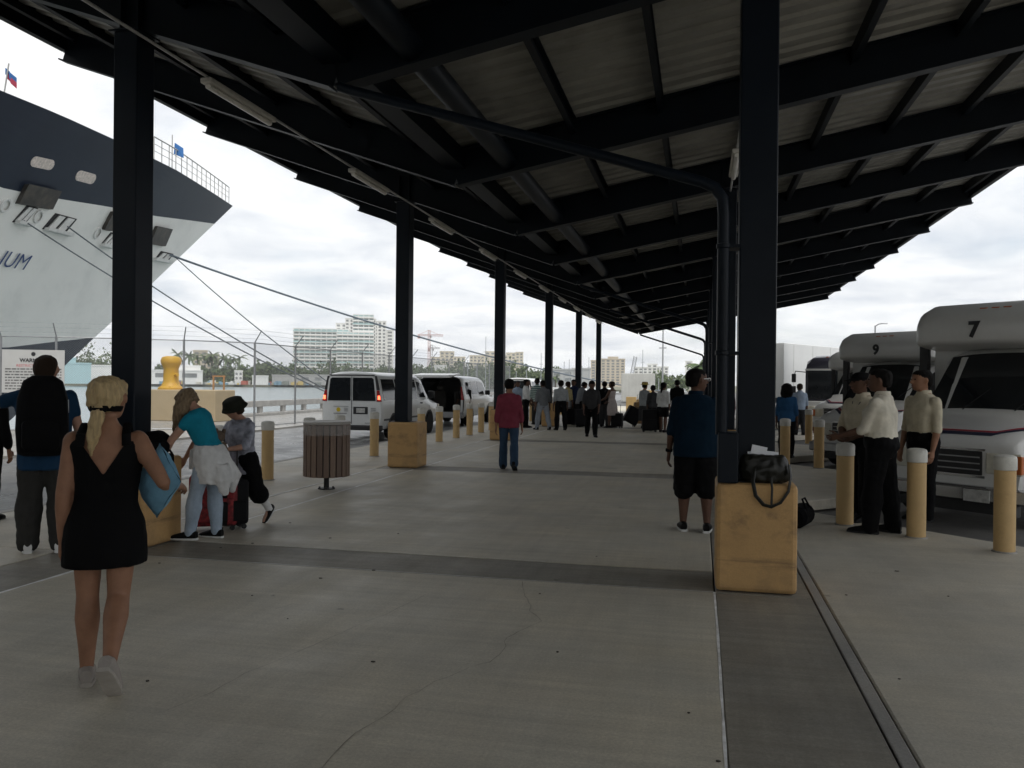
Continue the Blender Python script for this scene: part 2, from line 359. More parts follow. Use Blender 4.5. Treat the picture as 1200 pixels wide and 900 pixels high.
def ibeam(x0, x1, i):
    fw, ft, wt = .19, .022, .016
    d = Vector((x1 - x0, YR(i, x1) - YR(i, x0), zb(x1) - zb(x0))); ln = d.length; d.normalize()
    side = Vector((-d.y, d.x, 0)).normalized(); up = d.cross(side) * (1 if d.cross(side).z > 0 else -1)
    Mx = Matrix(((d.x, side.x, up.x, x0), (d.y, side.y, up.y, YR(i, x0)), (d.z, side.z, up.z, zb(x0)), (0, 0, 0, 1)))
    b_ = MB()
    b_.box(0, ln, -fw/2, fw/2, 0, ft, 0, Mx); b_.box(.002, ln-.002, -wt/2, wt/2, ft + .0005, DEP - ft - .0005, 0, Mx); b_.box(0, ln, -fw/2, fw/2, DEP - ft, DEP, 0, Mx)
    return b_
for i in range(I0, I1 + 1):
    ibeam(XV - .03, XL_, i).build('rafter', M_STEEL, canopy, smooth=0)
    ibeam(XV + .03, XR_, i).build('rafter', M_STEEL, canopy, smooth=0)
    if i % 2:
        for xs in (-5.6, .446):                                       # stiffener plates over the columns
            for q in (-.10, .10):
                b_ = MB(); b_.box(xs + q - .006, xs + q + .006, YR(i, xs) - .09, YR(i, xs) + .09, zb(xs) - .01, zb(xs) + DEP - .05); b_.build('stiffener', M_STEEL, canopy, smooth=0)
PX = [-9.8, -8.6, -7.4, -6.2, -5.0, -4.0, -2.85, -1.72, -.57, .62, 1.79, 2.98, 4.13, 5.3, 6.35]
for x in PX:
    for i in range(I0, I1):
        y0, y1 = YR(i, x) + .1, YR(i + 1, x) - .1; zt = zb(x) + DEP + (.06 if x < XV else .015) - .004
        b_ = MB(); b_.box(x - .006, x + .006, y0 - .09, y1 + .09, zt - .2, zt); b_.box(x + .0065, x + .07, y0, y1, zt - .012, zt - .001); b_.box(x + .0065, x + .07, y0, y1, zt - .2, zt - .188)
        b_.build('purlin', M_STEEL, canopy, smooth=0)
# corrugated deck: one ribbed sheet for each bay and side
def deck(xa, xb, i):
    y0, y1 = YR(i) - .02, YR(i + 1) - .022; prof = []; pitch = .305; k = int((y1 - y0) / pitch); p = (y1 - y0) / k
    for q in range(k):
        yy = y0 + q * p; prof += [(yy, .0), (yy + p*.38, .0), (yy + p*.46, .045), (yy + p*.92, .045)]
    prof.append((y1, 0.0)); nx = 4; rings = []
    for j in range(nx + 1):
        x = xa + (xb - xa) * j / nx; z = zb(x) + DEP + (.06 if xa < XV else .015)
        rings.append([(x, a, z + h) for a, h in prof])
    b_ = MB(); b_.loft(rings, caps=False, closed=False); return b_
for i in range(I0, I1):
    deck(XV, XL_ - .04, i).build('deck_sheet', M_DECK, canopy, smooth=0); deck(XV + .001, XR_ + .04, i).build('deck_sheet', M_DECK, canopy, smooth=0)
ya, yb = YR(I0) - .05, YR(I1) + .12
for x, s_ in ((XL_, -1), (XR_, 1)):                                   # eave fascia hung between the rafter tips
    for i in range(I0, I1):
        b_ = MB(); b_.box(x - .10 * (s_ > 0), x + .10 * (s_ < 0), YR(i, x) + .012, YR(i + 1, x) - .012, zb(x) + .15, zb(x) + DEP + .01); b_.build('fascia', M_STEEL, canopy, smooth=0)
# valley gutter and the drain pipes
b_ = MB(); b_.box(XV - .12, XV - .108, ya, yb, ZV + .27, ZV + .52); b_.box(XV + .108, XV + .12, ya, yb, ZV + .27, ZV + .52); b_.box(XV - .135, XV + .135, ya, yb, ZV + .25, ZV + .2695); b_.build('gutter', M_STEEL, canopy, smooth=0)
b_ = MB(); b_.tube([(XV + .75, ya, ZV + .33), (XV + .75, yb - .2, ZV + .33)], .13, 12); b_.build('drain_main', M_STEEL, canopy)
b_ = MB(); b_.box(XL_ + .1, XR_ - .1, yb + .001, yb + .012, ZV + 2.5, ZV + 2.6)
for n in range(-2, 6):
    yc = YR(1 + 2 * n)
    for x, blockx in ((-5.6, (-5.81, -5.21)), (.446, (.135, .757))):
        yq = YR(1 + 2 * n, x) - (.0 if x < 0 else .02)
        c_ = MB(); hw = .135 if x < 0 else .147
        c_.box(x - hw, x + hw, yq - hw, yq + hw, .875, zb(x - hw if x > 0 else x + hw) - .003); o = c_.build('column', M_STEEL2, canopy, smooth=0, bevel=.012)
        p_ = MB(); p_.box(x - .2, x + .2, yq - .2, yq + .2, .8665, .8745); p_.build('base_plate', M_STEEL2, o, smooth=0)
        p_ = MB(); p_.box(x - .17, x + .17, yq - .17, yq + .17, zb(x) - .07, zb(x) - .05); p_.build('cap_plate', M_STEEL2, o, smooth=0)
    if n in (-2, 0, 2, 3, 5):
        yq = YR(1 + 2*n, .4) - .3; yv = YR(1 + 2 * n, XV) - .14
        d_ = MB(); d_.tube([(XV + .1, yv, ZV - .02), (XV + .2, yv, ZV - .06), (0.0, yq, 3.27), (.1, yq, 3.22), (.16, yq, 3.13), (.17, yq, 3.0), (.17, yq, 1.25)], .046, 12)
        o = d_.build('drain_pipe', M_STEEL2, canopy)
        for z in (1.9, 2.75):
            e_ = MB(); e_.lathe([(.048, -.02), (.056, -.015), (.056, .015), (.048, .02)], 12, c=(.17, yq, z)); e_.box(.205, .30, yq - .012, yq + .188, z - .012, z + .012); e_.build('pipe_strap', M_STEEL2, o)
        e_ = MB(); e_.box(.145, .30, yq - .06, yq + .2, .87, 1.27); e_.build('pipe_boot', M_STEEL2, o, smooth=0, bevel=.01)
# yellow footing blocks
for n in range(-2, 6):
    for side, (bx0, bx1) in (('L', (-5.81, -5.21)), ('R', (.135, .757))):
        yq = YR(1 + 2*n, (bx0+bx1)/2); b_ = MB(); hw = (bx1 - bx0) / 2
        b_.box(-hw, hw, -.3, .3, 0, .863)
        if side == 'R' and n == 0: lab = 'yellow concrete footing block with the black bag draped on top'
        elif side == 'L' and n == 0: lab = 'yellow concrete footing block beside the girl in turquoise'
        elif side == 'L' and n == 1: lab = 'yellow concrete footing block just past the wooden slat bin'
        elif n < 0: lab = 'yellow footing block of the %s, %d column%s before the %s' % ('road side row' if side == 'L' else 'bus side row', -n, 's' if n < -1 else '', 'girl in turquoise' if side == 'L' else 'block with the bag')
        elif side == 'L': lab = 'yellow footing block on the road side, %s past the one by the slat bin' % ('', '', 'first', 'second', 'third', 'fourth')[n]
        else: lab = 'yellow footing block on the bus side, %s past the one with the bag' % ('', 'first', 'second', 'third', 'fourth', 'fifth')[n]
        o = b_.build('footing_block', M_BLOCK, None, smooth=0, bevel=.035, seg=2, loc=((bx0+bx1)/2, yq, .002)); tag(o, lab, 'block', 'yellow footing blocks')
# light fittings on conduit, both column rows
for x, r_ in ((-5.35, 'road side'), (.48, 'bus side')):
    g_ = 'tube lights along the ' + r_ + ' column row'
    b_ = MB(); b_.tube([(x, ya, 4.995), (x, yb, 4.995)], .016, 6); o = b_.build('conduit', M_CONDUIT); tag(o, 'thin metal conduit running along the %s columns under the rafters' % r_, 'conduit', 'conduits under the roof')
    for i in range(I0, I1):
        yy = YR(i) + .85
        t_ = thing('tube_light', 'unlit tube light on the %s conduit, %s rafter bay %s the girl' % (r_, ORD[i] if i > 0 else ORD[1 - i], 'beyond' if i > 0 else 'before'), 'light', (x, yy, 4.97), 0, g_)
        b_ = MB(); b_.box(-.07, .07, 0, 1.45, -.05, .012); b_.build('housing', M_FIX, t_, smooth=0, bevel=.015)
        b_ = MB(); b_.tube([(0, .05, -.075), (0, 1.4, -.075)], .036, 8, flat=.8); b_.build('diffuser', mat('lamp_diffuser', (.7, .68, .62), .35) if 'lamp_diffuser' not in MATS else MATS['lamp_diffuser'], t_)

# ------------------------------------------------------------------ bollards, bin, fence and quay fittings
M_BOLL = mat('bollard_paint', (.60, .41, .19), .55, 0, .1, 4, .12, 50, dirt=(.28, .18, .08), dscale=4, damt=.6, fine=.1)
M_BCAP = mat('bollard_cap', (.62, .61, .56), .6, 0, .1, 5, .1, 40, dirt=(.3, .29, .26), dscale=6, damt=.6)
def bollard(x, y, label, group, z=0.0, h=.97):
    t_ = thing('bollard', label, 'bollard', (x, y, z), random.uniform(0, 6), group)
    b_ = MB(); b_.lathe([(.098, .0), (.098, h - .155), (.094, h - .15)], 20); b_.build('post', M_BOLL, t_)
    b_ = MB(); b_.lathe([(.100, h - .149), (.106, h - .143), (.106, h - .035), (.098, h - .012), (.07, h), (.03, h + .004)], 20); b_.build('cap', M_BCAP, t_)
    b_ = MB(); b_.lathe([(.116, .0), (.112, .012), (.099, .014)], 16); b_.build('collar', M_KERB, t_)
LB = [8.0, 9.5, 10.96, 12.4, 13.89, 15.2, 16.98, 18.55, 20.1, 21.6, 23.23, 24.66, 26.04, 27.4, 29.0, 30.6, 32.2, 34.3, 35.7, 37.3, 38.9, 40.5, 42.1, 43.7]
for y in LB:
    if y == 10.96: lb = 'white capped yellow bollard between the girl in turquoise and the boy in the hat'
    elif y == 12.4: lb = 'white capped yellow bollard standing alone between the boy and the slat bin'
    elif y in (13.89, 15.2): lb = 'white capped yellow bollard half hidden behind the slat bin'
    elif y == 16.98: lb = 'white capped yellow bollard behind the first white van, left of the footing block'.replace(', left of the footing block', ' beside its rear wheel')
    elif y < 10: lb = 'white capped yellow bollard beside the %s' % ('tall man with the backpack' if y == 8.0 else 'block the girl leans over')
    else: lb = 'yellow bollard on the road kerb, %s beyond the first van\'s rear wheel' % ORD[LB.index(y) - 6]
    bollard(-6.93, y, lb, 'bollards along the road kerb')
for n in range(4):
    for k, (x, y) in enumerate(((2.99, 9.18), (2.32, 9.8), (1.69, 10.45))):
        if n == 0: lb = ['white capped yellow bollard before the headlight of bus 7', 'white capped yellow bollard between the two bareheaded drivers', 'white capped yellow bollard before the driver in the cap'][k]
        else: lb = 'white capped yellow bollard %s of three before the %s' % (('outermost', 'middle', 'innermost')[k], ('bus numbered 9', 'bus half hidden behind bus 9', 'dark coach bay')[n - 1])
        yy = y + 7.1 * n
        if n == 1 and k == 1: yy = 17.4
        if n == 2 and k == 0: yy = 24.5
        bollard(x, yy, lb, 'bollards along the bus bays')

# litter bin of timber slats
M_SLAT = [mat('slat_brown_%d' % k, c, .6, 0, .18, 6, .2, 25, stretch=(8, 8, .6)) for k, c in enumerate(((.17, .115, .085), (.20, .137, .10), (.15, .102, .078)))]
M_DARK = mat('dark_metal', (.025, .025, .025), .5, .3, .2, 5)
M_BINL = mat('bin_liner', (.62, .62, .60), .3, 0, .1, 5, trans=.0)
bn = gp(385, 577); t_ = thing('litter_bin', 'round litter bin of brown slats with a clear liner on a short post', 'bin', (bn.x, bn.y, 0))
Rb = .335; z0, z1 = .20, .985; n_ = 22
for k in range(n_):
    a = 2*math.pi*k/n_; Mx = Matrix.Rotation(a, 4, 'Z') @ Matrix.Translation((Rb, 0, 0))
    b_ = MB(); b_.box(-.012, .012, -.041, .041, z0, z1, 0, Mx); b_.build('slat', M_SLAT[k % 3], t_, smooth=0, bevel=.006)
b_ = MB(); b_.lathe([(.30, z0 + .01), (.318, z0 + .01), (.318, z1 - .01), (.30, z1 - .01)], 28); b_.build('drum', M_DARK, t_)
b_ = MB(); b_.lathe([(.27, z1 + .003), (.353, z1 + .003), (.358, z1 + .03), (.34, z1 + .045), (.27, z1 + .03)], 32); b_.build('rim', mat('bin_rim', (.40, .38, .35), .5, .1), t_)
b_ = MB(); b_.lathe([(.356, z1 - .16), (.3585, z1 - .10), (.3565, z1 - .03), (.359, z1 - .005)], 32); o = b_.build('liner', mat('clear_liner', (.75, .75, .74), .25, alpha=.22), t_)
for z in (z0 + .1,): b_ = MB(); b_.lathe([(.30, z - .1), (.33, z - .1), (.33, z - .08), (.30, z - .08)], 28); b_.build('band', M_DARK, t_)
b_ = MB(); b_.lathe([(.04, .0), (.04, .21)], 12); b_.lathe([(.13, .0), (.13, .014), (.05, .02)], 16); b_.build('post', M_DARK, t_)
for k in range(4):
    a = k * math.pi / 2 + .4; b_ = MB(); b_.lathe([(.016, .014), (.016, .035)], 8, c=(.1*math.cos(a), .1*math.sin(a), 0)); b_.build('bolt', M_DARK, t_)

# chain link fence with barbed wire arms
M_GALV = mat('galvanised_wire', (.30, .31, .32), .5, .5, .15, 8)
FZ = 3.0
fp = [gp(-70, 405.4, FZ), gp(0, 405.2, FZ), gp(65, 405, FZ), gp(139, 405.2, FZ), gp(214.7, 405.7, FZ)] 
fp = [Vector((p.x, p.y, 0)) for p in fp] + [Vector((-15.75, y, 0)) for y in (27.2, 30.3, 33.5, 37.0, 40.5, 44.0, 47.5, 51.0, 54.5, 58.0, 61.5, 65.0, 68.5)]
fence = thing('chain_link_fence', 'tall chain link fence with barbed wire arms along the quay', 'fence')
ZF = -.12
for i, p in enumerate(fp):
    b_ = MB(); b_.tube([(p.x, p.y, ZF), (p.x, p.y, FZ)], .038, 8); b_.build('post', M_GALV, fence)
    d = (fp[min(i+1, len(fp)-1)] - fp[max(i-1, 0)]).normalized(); out = Vector((d.y, -d.x, 0)) 
    a = out * .34 + Vector((0, 0, .42))
    b_ = MB(); b_.tube([(p.x, p.y, FZ), Vector((p.x, p.y, FZ)) + a], .02, 6); b_.build('barb_arm', M_GALV, fence)
def chain(p, q_):
    b_ = MB(); d = (q_ - p); ln = d.length; d.normalize(); nrm = Vector((-d.y, d.x, 0)); s_ = .075; wr = .0024; hgt = FZ - ZF - .08
    def wire(u0, z0_, u1, z1_):
        A = p + d*u0 + Vector((0, 0, ZF + .06 + z0_)); B = p + d*u1 + Vector((0, 0, ZF + .06 + z1_)); t = (B - A).normalized(); s2 = t.cross(nrm)
        vs = [];
        for P in (A, B):
            for k in range(3): vs.append(P + nrm*wr*math.cos(2.094*k) + s2*wr*math.sin(2.094*k))
        b_.add(vs, [(0, 1, 4, 3), (1, 2, 5, 4), (2, 0, 3, 5)])
    k = int(-hgt / s_)
    while k * s_ < ln:
        u0 = k * s_
        a0, b0 = max(0, -u0), min(hgt, ln - u0)
        if b0 > a0: wire(u0 + a0, a0, u0 + b0, b0); wire(u0 + a0, hgt - a0, u0 + b0, hgt - b0)
        k += 1
    return b_
for p, q_ in zip(fp, fp[1:]):
    tag(chain(p, q_).build('chain_link_mesh', M_GALV, fence, smooth=0), kind='stuff')
    b_ = MB(); b_.tube([p + Vector((0, 0, FZ - .02)), q_ + Vector((0, 0, FZ - .02))], .022, 6); b_.build('top_rail', M_GALV, fence)
    b_ = MB(); b_.tube([p + Vector((0, 0, ZF + .06)), q_ + Vector((0, 0, ZF + .06))], .018, 6); b_.build('bottom_rail', M_GALV, fence)
    d = (q_ - p).normalized(); out = Vector((d.y, -d.x, 0))
    for k in (.3, .65, 1.0):
        o = out * .34 * k + Vector((0, 0, FZ + .42 * k)); b_ = MB(); b_.tube([p + o, q_ + o], .004, 4)
        for j in range(int((q_-p).length / .14)):
            c = p + d * (.07 + j * .14) + o; b_.tube([c + Vector((0, 0, -.014)) + out*.01, c + Vector((0, 0, .014)) - out*.01], .002, 3)
        b_.build('barbed_wire', M_GALV, fence, smooth=0)

# text helper: lettering as thin solid geometry
def text_mesh(s_, size, mat_, depth=.004, font_shear=0.0, bold=0.0):
    cu = bpy.data.curves.new('lettering', 'FONT'); cu.body = s_; cu.size = size; cu.extrude = depth / 2; cu.align_x = 'CENTER'; cu.align_y = 'CENTER'; cu.shear = font_shear; cu.offset = bold; cu.resolution_u = 3
    o = bpy.data.objects.new('lettering', cu); TMP.collection.objects.link(o); TMPV.update()
    me = bpy.data.meshes.new_from_object(o.evaluated_get(TMPV.depsgraph), depsgraph=TMPV.depsgraph); bpy.data.objects.remove(o); me.materials.clear(); me.materials.append(mat_); me.name = 'lettering'
    return me
TMP = bpy.data.scenes.new('build_area'); TMPV = TMP.view_layers[0]
M_BLACK = mat('black_print', (.02, .02, .022), .6); M_GREYP = mat('faded_print', (.12, .12, .12), .7); M_WHITE = mat('white_board', (.50, .50, .49), .5, 0, .05, 3, dirt=(.45, .43, .4), dscale=2, damt=.3); M_REDP = mat('red_print', (.55, .16, .17), .6)
# warning board on the fence
pa, pb = fp[1], fp[2]; d = (pb - pa).normalized(); ctr = pa + d * 1.02; nrm = Vector((d.y, -d.x, 0)); ang = math.atan2(d.y, d.x)
sg = thing('warning_sign', 'white warning board with black and red lettering on the chain link fence', 'sign', ctr + nrm * .07 + Vector((0, 0, 0)), ang)
b_ = MB(); b_.box(-.95, .95, -.008, .008, 1.15, 2.55); b_.build('board', M_WHITE, sg, smooth=0)
def put(me, par, x, z, y=-.012, name='lettering'):
    o = link(name, me, par, loc=(x, y, z)); o.rotation_euler = (R(90), 0, 0); return o
put(text_mesh('WARNING', .17, M_BLACK, bold=.006), sg, 0, 2.20); put(text_mesh('RESTRICTED AREA', .125, M_REDP), sg, 0, 2.03)
b_ = MB(); b_.lathe([(.07, -.002), (.07, .002)], 12, M=Matrix.Translation((0, -.011, 2.41)) @ Matrix.Rotation(R(90), 4, 'X')); b_.build('emblem', M_BLACK, sg)
b_ = MB()
for r_ in range(8):
    x = -.85; z = 1.92 - r_ * .092
    while x < .82:
        wd = random.uniform(.05, .17); b_.box(x, min(.86, x + wd), -.0125, -.0085, z - .02, z + .02); x += wd + .03
tag(b_.build('small_print', M_GREYP, sg, smooth=0), kind='stuff')

# guard rail at the quay edge
M_RAIL = mat('guard_rail', (.42, .41, .39), .6, 0, .2, 3, dirt=(.25, .22, .2), dscale=2)
gr = thing('guard_rail', 'low grey guard rail along the quay edge', 'rail')
b_ = MB(); b_.box(-21.1, -20.85, 31.0, 125, .33, .62); b_.build('beam', M_RAIL, gr, smooth=0, bevel=.02)
b_ = MB(); b_.box(-21.3, -20.7, 31.0, 125, -.10, .03); b_.build('kerb', M_RAIL, gr, smooth=0, bevel=.02)
for k in range(40):
    b_ = MB(); b_.box(-21.06, -20.9, 32 + k*2.3, 32.3 + k*2.3, .031, .329); b_.build('post', M_RAIL, gr, smooth=0)
# mooring block and bollard
M_YEL = mat('mooring_yellow', (.62, .36, .03), .45, 0, .12, 3, .1, 30, dirt=(.3, .13, .05), dscale=3, damt=.6)
M_BEIGE = mat('beige_block', (.46, .36, .22), .7, 0, .12, 1.5, .2, 30, dirt=(.3, .24, .15), dscale=1.5)
mb_ = MB(); mb_.box(-1.4, 1.75, 0, 1.5, 0, 1.30); o = mb_.build('mooring_block', M_BEIGE, None, smooth=0, bevel=.04, loc=(-21.0, 30.2, -.10)); tag(o, 'beige concrete mooring block beyond the fence', 'block')
def mooring(x, y, z, lab, s_=1.0, grp=None):
    t_ = thing('mooring_bollard', lab, 'bollard', (x, y, z), 0, grp)
    b_ = MB(); b_.lathe([(.52*s_, 0), (.52*s_, .06*s_), (.38*s_, .16*s_), (.31*s_, .35*s_), (.30*s_, .85*s_), (.34*s_, .98*s_), (.40*s_, 1.08*s_), (.42*s_, 1.22*s_), (.36*s_, 1.35*s_), (.2*s_, 1.40*s_)], 24); b_.build('body', M_YEL, t_)
    for k in range(6):
        b_ = MB(); b_.lathe([(.04*s_, .06*s_), (.04*s_, .12*s_)], 8, c=(.45*s_*math.cos(k*1.047), .45*s_*math.sin(k*1.047), 0)); b_.build('bolt', M_YEL, t_)
    b_ = MB(); b_.tube([(.25*s_, -.1, .6*s_), (.45*s_, -.2, .62*s_)], .07*s_, 10); b_.build('horn', M_YEL, t_)
mooring(-21.75, 30.85, 1.202, 'big yellow mooring bollard on the beige block')
mooring(-20.0, 45.5, -.10, 'yellow mooring bollard on the quay behind the first van', .55, 'quay edge mooring bollards')
M_FRAME = mat('orange_timber', (.45, .24, .10), .7)
fr = thing('goalpost_frame', 'small orange timber frame by the quay edge behind the boy', 'frame', (-20.2, 31.95, -.1)); 
for x in (-.25, .25): b_ = MB(); b_.box(x-.03, x+.03, -.03, .03, 0, 1.85); b_.build('post', M_FRAME, fr, smooth=0)
b_ = MB(); b_.box(-.3, .3, -.03, .03, 1.851, 1.91); b_.build('crossbar', M_FRAME, fr, smooth=0)

# ------------------------------------------------------------------ moored cruise ship, bow only as far as the place shows it
import bisect
SX = -40.0
ST = [(-2.6, 39.2), (2.3, 45.5), (3.75, 47.4), (5.5, 49.9), (9.5, 55.3), (14.7, 62.3), (16.8, 65.1), (18.5, 67.4)]
def interp(tb, x):
    xs = [a for a, _ in tb]; i = min(max(bisect.bisect(xs, x), 1), len(xs) - 1); (x0, y0), (x1, y1) = tb[i-1], tb[i]
    return y0 + (y1 - y0) * (x - x0) / (x1 - x0)
def stem(z): return interp(ST, z)
def zdeck(y): return 16.79 - .062 * max(0, 65.1 - y) if y > 20 else 16.79 - .062*45.1
def deck_pts():
    out = [(0.0, 0.0)]
    for p in ((220, 212), (175, 186), (127, 161), (60, 132), (0, 106)):
        z = 16.0
        for _ in range(12): g = gp(p[0], p[1], z); z = zdeck(g.y)
        out.append((65.1 - g.y, g.x - SX))
    return out
DK = deck_pts(); ex = DK[-1]
DK += [(ex[0] + 10, ex[1] + 2.0), (ex[0] + 25, 15.0), (ex[0] + 60, 16.0), (ex[0] + 300, 16.1)]
def halfb(y, z):
    t = stem(min(z, 18)) - y
    if t <= 0: return 0.0
    k = max(0.0, min(1.0, (z + 2.6) / 19.4)); fl = .42 + .58 * k ** 1.25
    fl = fl + (1 - fl) * min(1, max(0, (t - 25) / 60))
    return max(0.0, interp(DK, t / (1.0 + .35 * (1 - k)))) * fl
def hit(px, py):
    r = ray(px, py); lo = None; prev = None; t = 30.0
    while t < 130:
        P = Vector((0, 0, H)) + r * t
        f = P.x - (SX + halfb(P.y, P.z)) if P.y < stem(P.z) else 1.0
        if f <= 0: break
        t += .05
    return Vector((0, 0, H)) + r * t
W1 = sorted((hit(*p).y, hit(*p).z) for p in ((2, 234), (58, 243), (127, 252.6), (176, 261.5), (236, 268)))
W2 = sorted((hit(*p).y, hit(*p).z) for p in ((2, 419.7), (60, 411.5), (104, 406)))
W1 = [(W1[0][0] - 100, W1[0][1])] + W1 + [(W1[-1][0] + 40, W1[-1][1] + 40 * max(0, (W1[-1][1] - W1[-2][1]) / (W1[-1][0] - W1[-2][0])))]
W2 = [(W2[0][0] - 100, W2[0][1] - 1.0)] + W2 + [(W2[-1][0] + 40, W2[-1][1] + 2)]
M_NAVY = mat('hull_navy', (.011, .019, .036), .42, 0, .12, .3, dirt=(.02, .028, .042), dscale=.3, damt=.5, spec=.25)
M_HWH = mat('hull_white', (.78, .78, .745), .4, 0, .05, .2, dirt=(.45, .46, .45), dscale=.25, damt=.4)
M_SDARK = mat('ship_recess', (.02, .02, .022), .8); M_SWH = mat('ship_trim', (.66, .66, .64), .5)
ship = thing('cruise_ship', 'moored cruise ship with white hull and navy bow', 'ship', (0, 0, 0))
hull = MB(); NS = 70; rows = 30
def zrow(y, r):
    zw, zt, zd, za = -2.6, interp(W2, y), interp(W1, y), zdeck(y)
    if r <= 6: return zw + (zt - zw) * r / 6
    if r <= 20: return zt + (zd - zt) * (r - 6) / 14
    return zd + (za - zd) * (r - 20) / (rows - 20)
grid = []
for r in range(rows + 1):
    line = []
    for k in range(NS + 1):
        u = (k / NS) ** 1.7
        # aft distance from the stem of this row (iterate because the stem depends on height)
        y = 60.0
        for _ in range(8): z = zrow(y, r); y = stem(z) - u * 140
        z = zrow(y, r); line.append((y, z))
    grid.append(line)
for sgn in (1, -1):
    vs = [(SX + sgn * (halfb(y, z) + .06), y, z) for line in grid for (y, z) in line]; n_ = NS + 1
    for r in range(rows):
        fs = [(r*n_ + k, r*n_ + k + 1, (r+1)*n_ + k + 1, (r+1)*n_ + k) for k in range(NS)]
        hull.add(vs[r*n_:(r+2)*n_], [tuple(i - r*n_ for i in f) for f in fs], 1 if 6 <= r < 20 else 0)
# deck plate
vs = []; top = grid[-1]
for (y, z) in top: hb = halfb(y, z) + .03; vs += [(SX - hb, y, z - .02), (SX + hb, y, z - .02)]
hull.add(vs, [(2*k, 2*k+1, 2*k+3, 2*k+2) for k in range(NS)], 0)
hull.build('hull', [M_NAVY, M_HWH], ship, smooth=50)
def on_hull(y, z, out=0.0): return Vector((SX + halfb(y, z) + .06 + out, y, z))
def hull_patch(px0, py0, px1, py1, hpx, m, name, out=.05, rnd=0, skew=0.0):
    """a plate on the hull side from the centre of its aft edge to the centre of its fore edge, hpx pixels tall"""
    a = hit(px0, py0); c = hit(px1, py1); hh = hpx * (a.length + c.length) / 2 / F / 2
    if rnd:
        dy = (c.y - a.y); pts = []
        for s_, base_ in ((1, c), (-1, a)):
            for i in range(9):
                t = math.radians(-90 + 22.5 * i); pts.append((base_.y + s_ * (hh * math.cos(t) * 1.2 - hh * 1.2), base_.z + s_ * hh * math.sin(t)))
    else: pts = [(a.y + skew, a.z - hh), (c.y + skew, c.z - hh), (c.y - skew, c.z + hh), (a.y - skew, a.z + hh)]
    b_ = MB(); A = [on_hull(y, z, out) for y, z in pts]; B = [on_hull(y, z, -.25) for y, z in pts]; k = len(pts)
    b_.add(A + B, [list(range(k))] + [(i, (i+1) % k, k + (i+1) % k, k + i) for i in range(k)]); return b_.build(name, m, ship, smooth=0)
M_LIT = mat('window_curtain', (.62, .55, .50), .4, 0, .3, 8)
for a in ((30, 199, 56, 206, 9.5), (83, 214.5, 105, 221.5, 9.5)): hull_patch(*a, M_LIT, 'oval_window', .03, 1)
# anchor pockets and mooring ports
M_POCK = mat('anchor_pocket', (.05, .045, .04), .5, .2, .4, 1.5, dirt=(.12, .09, .06), dscale=1.5)
for a in ((17, 239, 57, 246, 18), (119, 268, 128, 270, 18), (172, 284, 190, 287, 18)): hull_patch(*a, M_POCK, 'anchor_pocket', .28)
for (x0, y0_, x1, y1_, h_) in ((17, 262, 31, 265, 18), (52, 270, 78, 276, 17), (119, 289, 128, 291, 14), (181, 307, 196, 310, 9)):
    hull_patch(x0, y0_, x1, y1_, h_, M_SDARK, 'mooring_port', .04, skew=-.25)
    hull_patch(x0 - 6, y0_ + h_*.55, x1 - 2, y1_ + h_*.6, 3, M_SWH, 'port_sill', .4)
    for q in ((.15, .42), (.55, .85)): hull_patch(x0 + (x1-x0)*q[0], y0_ + (y1_-y0_)*q[0], x0 + (x1-x0)*q[1], y0_ + (y1_-y0_)*q[1], h_ - 3, M_SWH, 'roller', .14, skew=-.25)
for c in ((0, 253), (39, 265.5), (109, 283)):
    p = hit(c[0] + .01, c[1]); b_ = MB(); k = 16
    b_.add([on_hull(p.y + .34*math.cos(6.283*i/k), p.z + .34*math.sin(6.283*i/k), .10) for i in range(k)] + [on_hull(p.y + .24*math.cos(6.283*i/k), p.z + .24*math.sin(6.283*i/k), .10) for i in range(k)] + [on_hull(p.y + .36*math.cos(6.283*i/k), p.z + .36*math.sin(6.283*i/k), -.1) for i in range(k)],
           [(i, (i+1) % k, k + (i+1) % k, k + i) for i in range(k)] + [(2*k + i, 2*k + (i+1) % k, (i+1) % k, i) for i in range(k)]); b_.build('fairlead', M_SWH, ship)
# the last letters of the ship's name
cp = hit(10, 318); dirv = (on_hull(cp.y + 2, cp.z) - on_hull(cp.y - 2, cp.z)).normalized(); upv = (on_hull(cp.y, cp.z + 1) - on_hull(cp.y, cp.z - 1)).normalized(); nv = dirv.cross(upv).normalized()
M_NAVYP = mat('navy_print', (.02, .05, .16), .5)
o = link('lettering', text_mesh('IUM', 1.32, M_NAVYP, .012, .28, -.01), ship); pos = on_hull(cp.y, cp.z, .10)
o.matrix_world = Matrix(((dirv.x, upv.x, nv.x, pos.x), (dirv.y, upv.y, nv.y, pos.y), (dirv.z, upv.z, nv.z, pos.z), (0, 0, 0, 1)))
# bow railing
M_SRAIL = mat('ship_rail', (.42, .42, .40), .5, .2)
ys_ = [46.8 + k * (64.6 - 46.8) / 15 for k in range(16)]
for k, y in enumerate(ys_):
    p = on_hull(y, zdeck(y), -.25); b_ = MB(); b_.tube([p, p + Vector((0, 0, 1.55))], .035, 6); b_.build('rail_post', M_SRAIL, ship)
for hgt, rr in ((1.55, .045), (1.1, .02), (.65, .02)):
    b_ = MB(); b_.tube([on_hull(y, zdeck(y), -.25) + Vector((0, 0, hgt)) for y in ys_], rr, 6); b_.build('rail', M_SRAIL, ship)
p = on_hull(50.5, zdeck(50.5), -.6); b_ = MB(); b_.tube([p, p + Vector((0, 0, 2.6))], .04, 6); b_.build('jack_staff', M_SRAIL, ship)
p2 = p + Vector((.05, .1, 1.3)); M_BLUEF = mat('flag_blue', (.03, .14, .38), .7); M_REDF = mat('flag_red', (.45, .05, .09), .7)
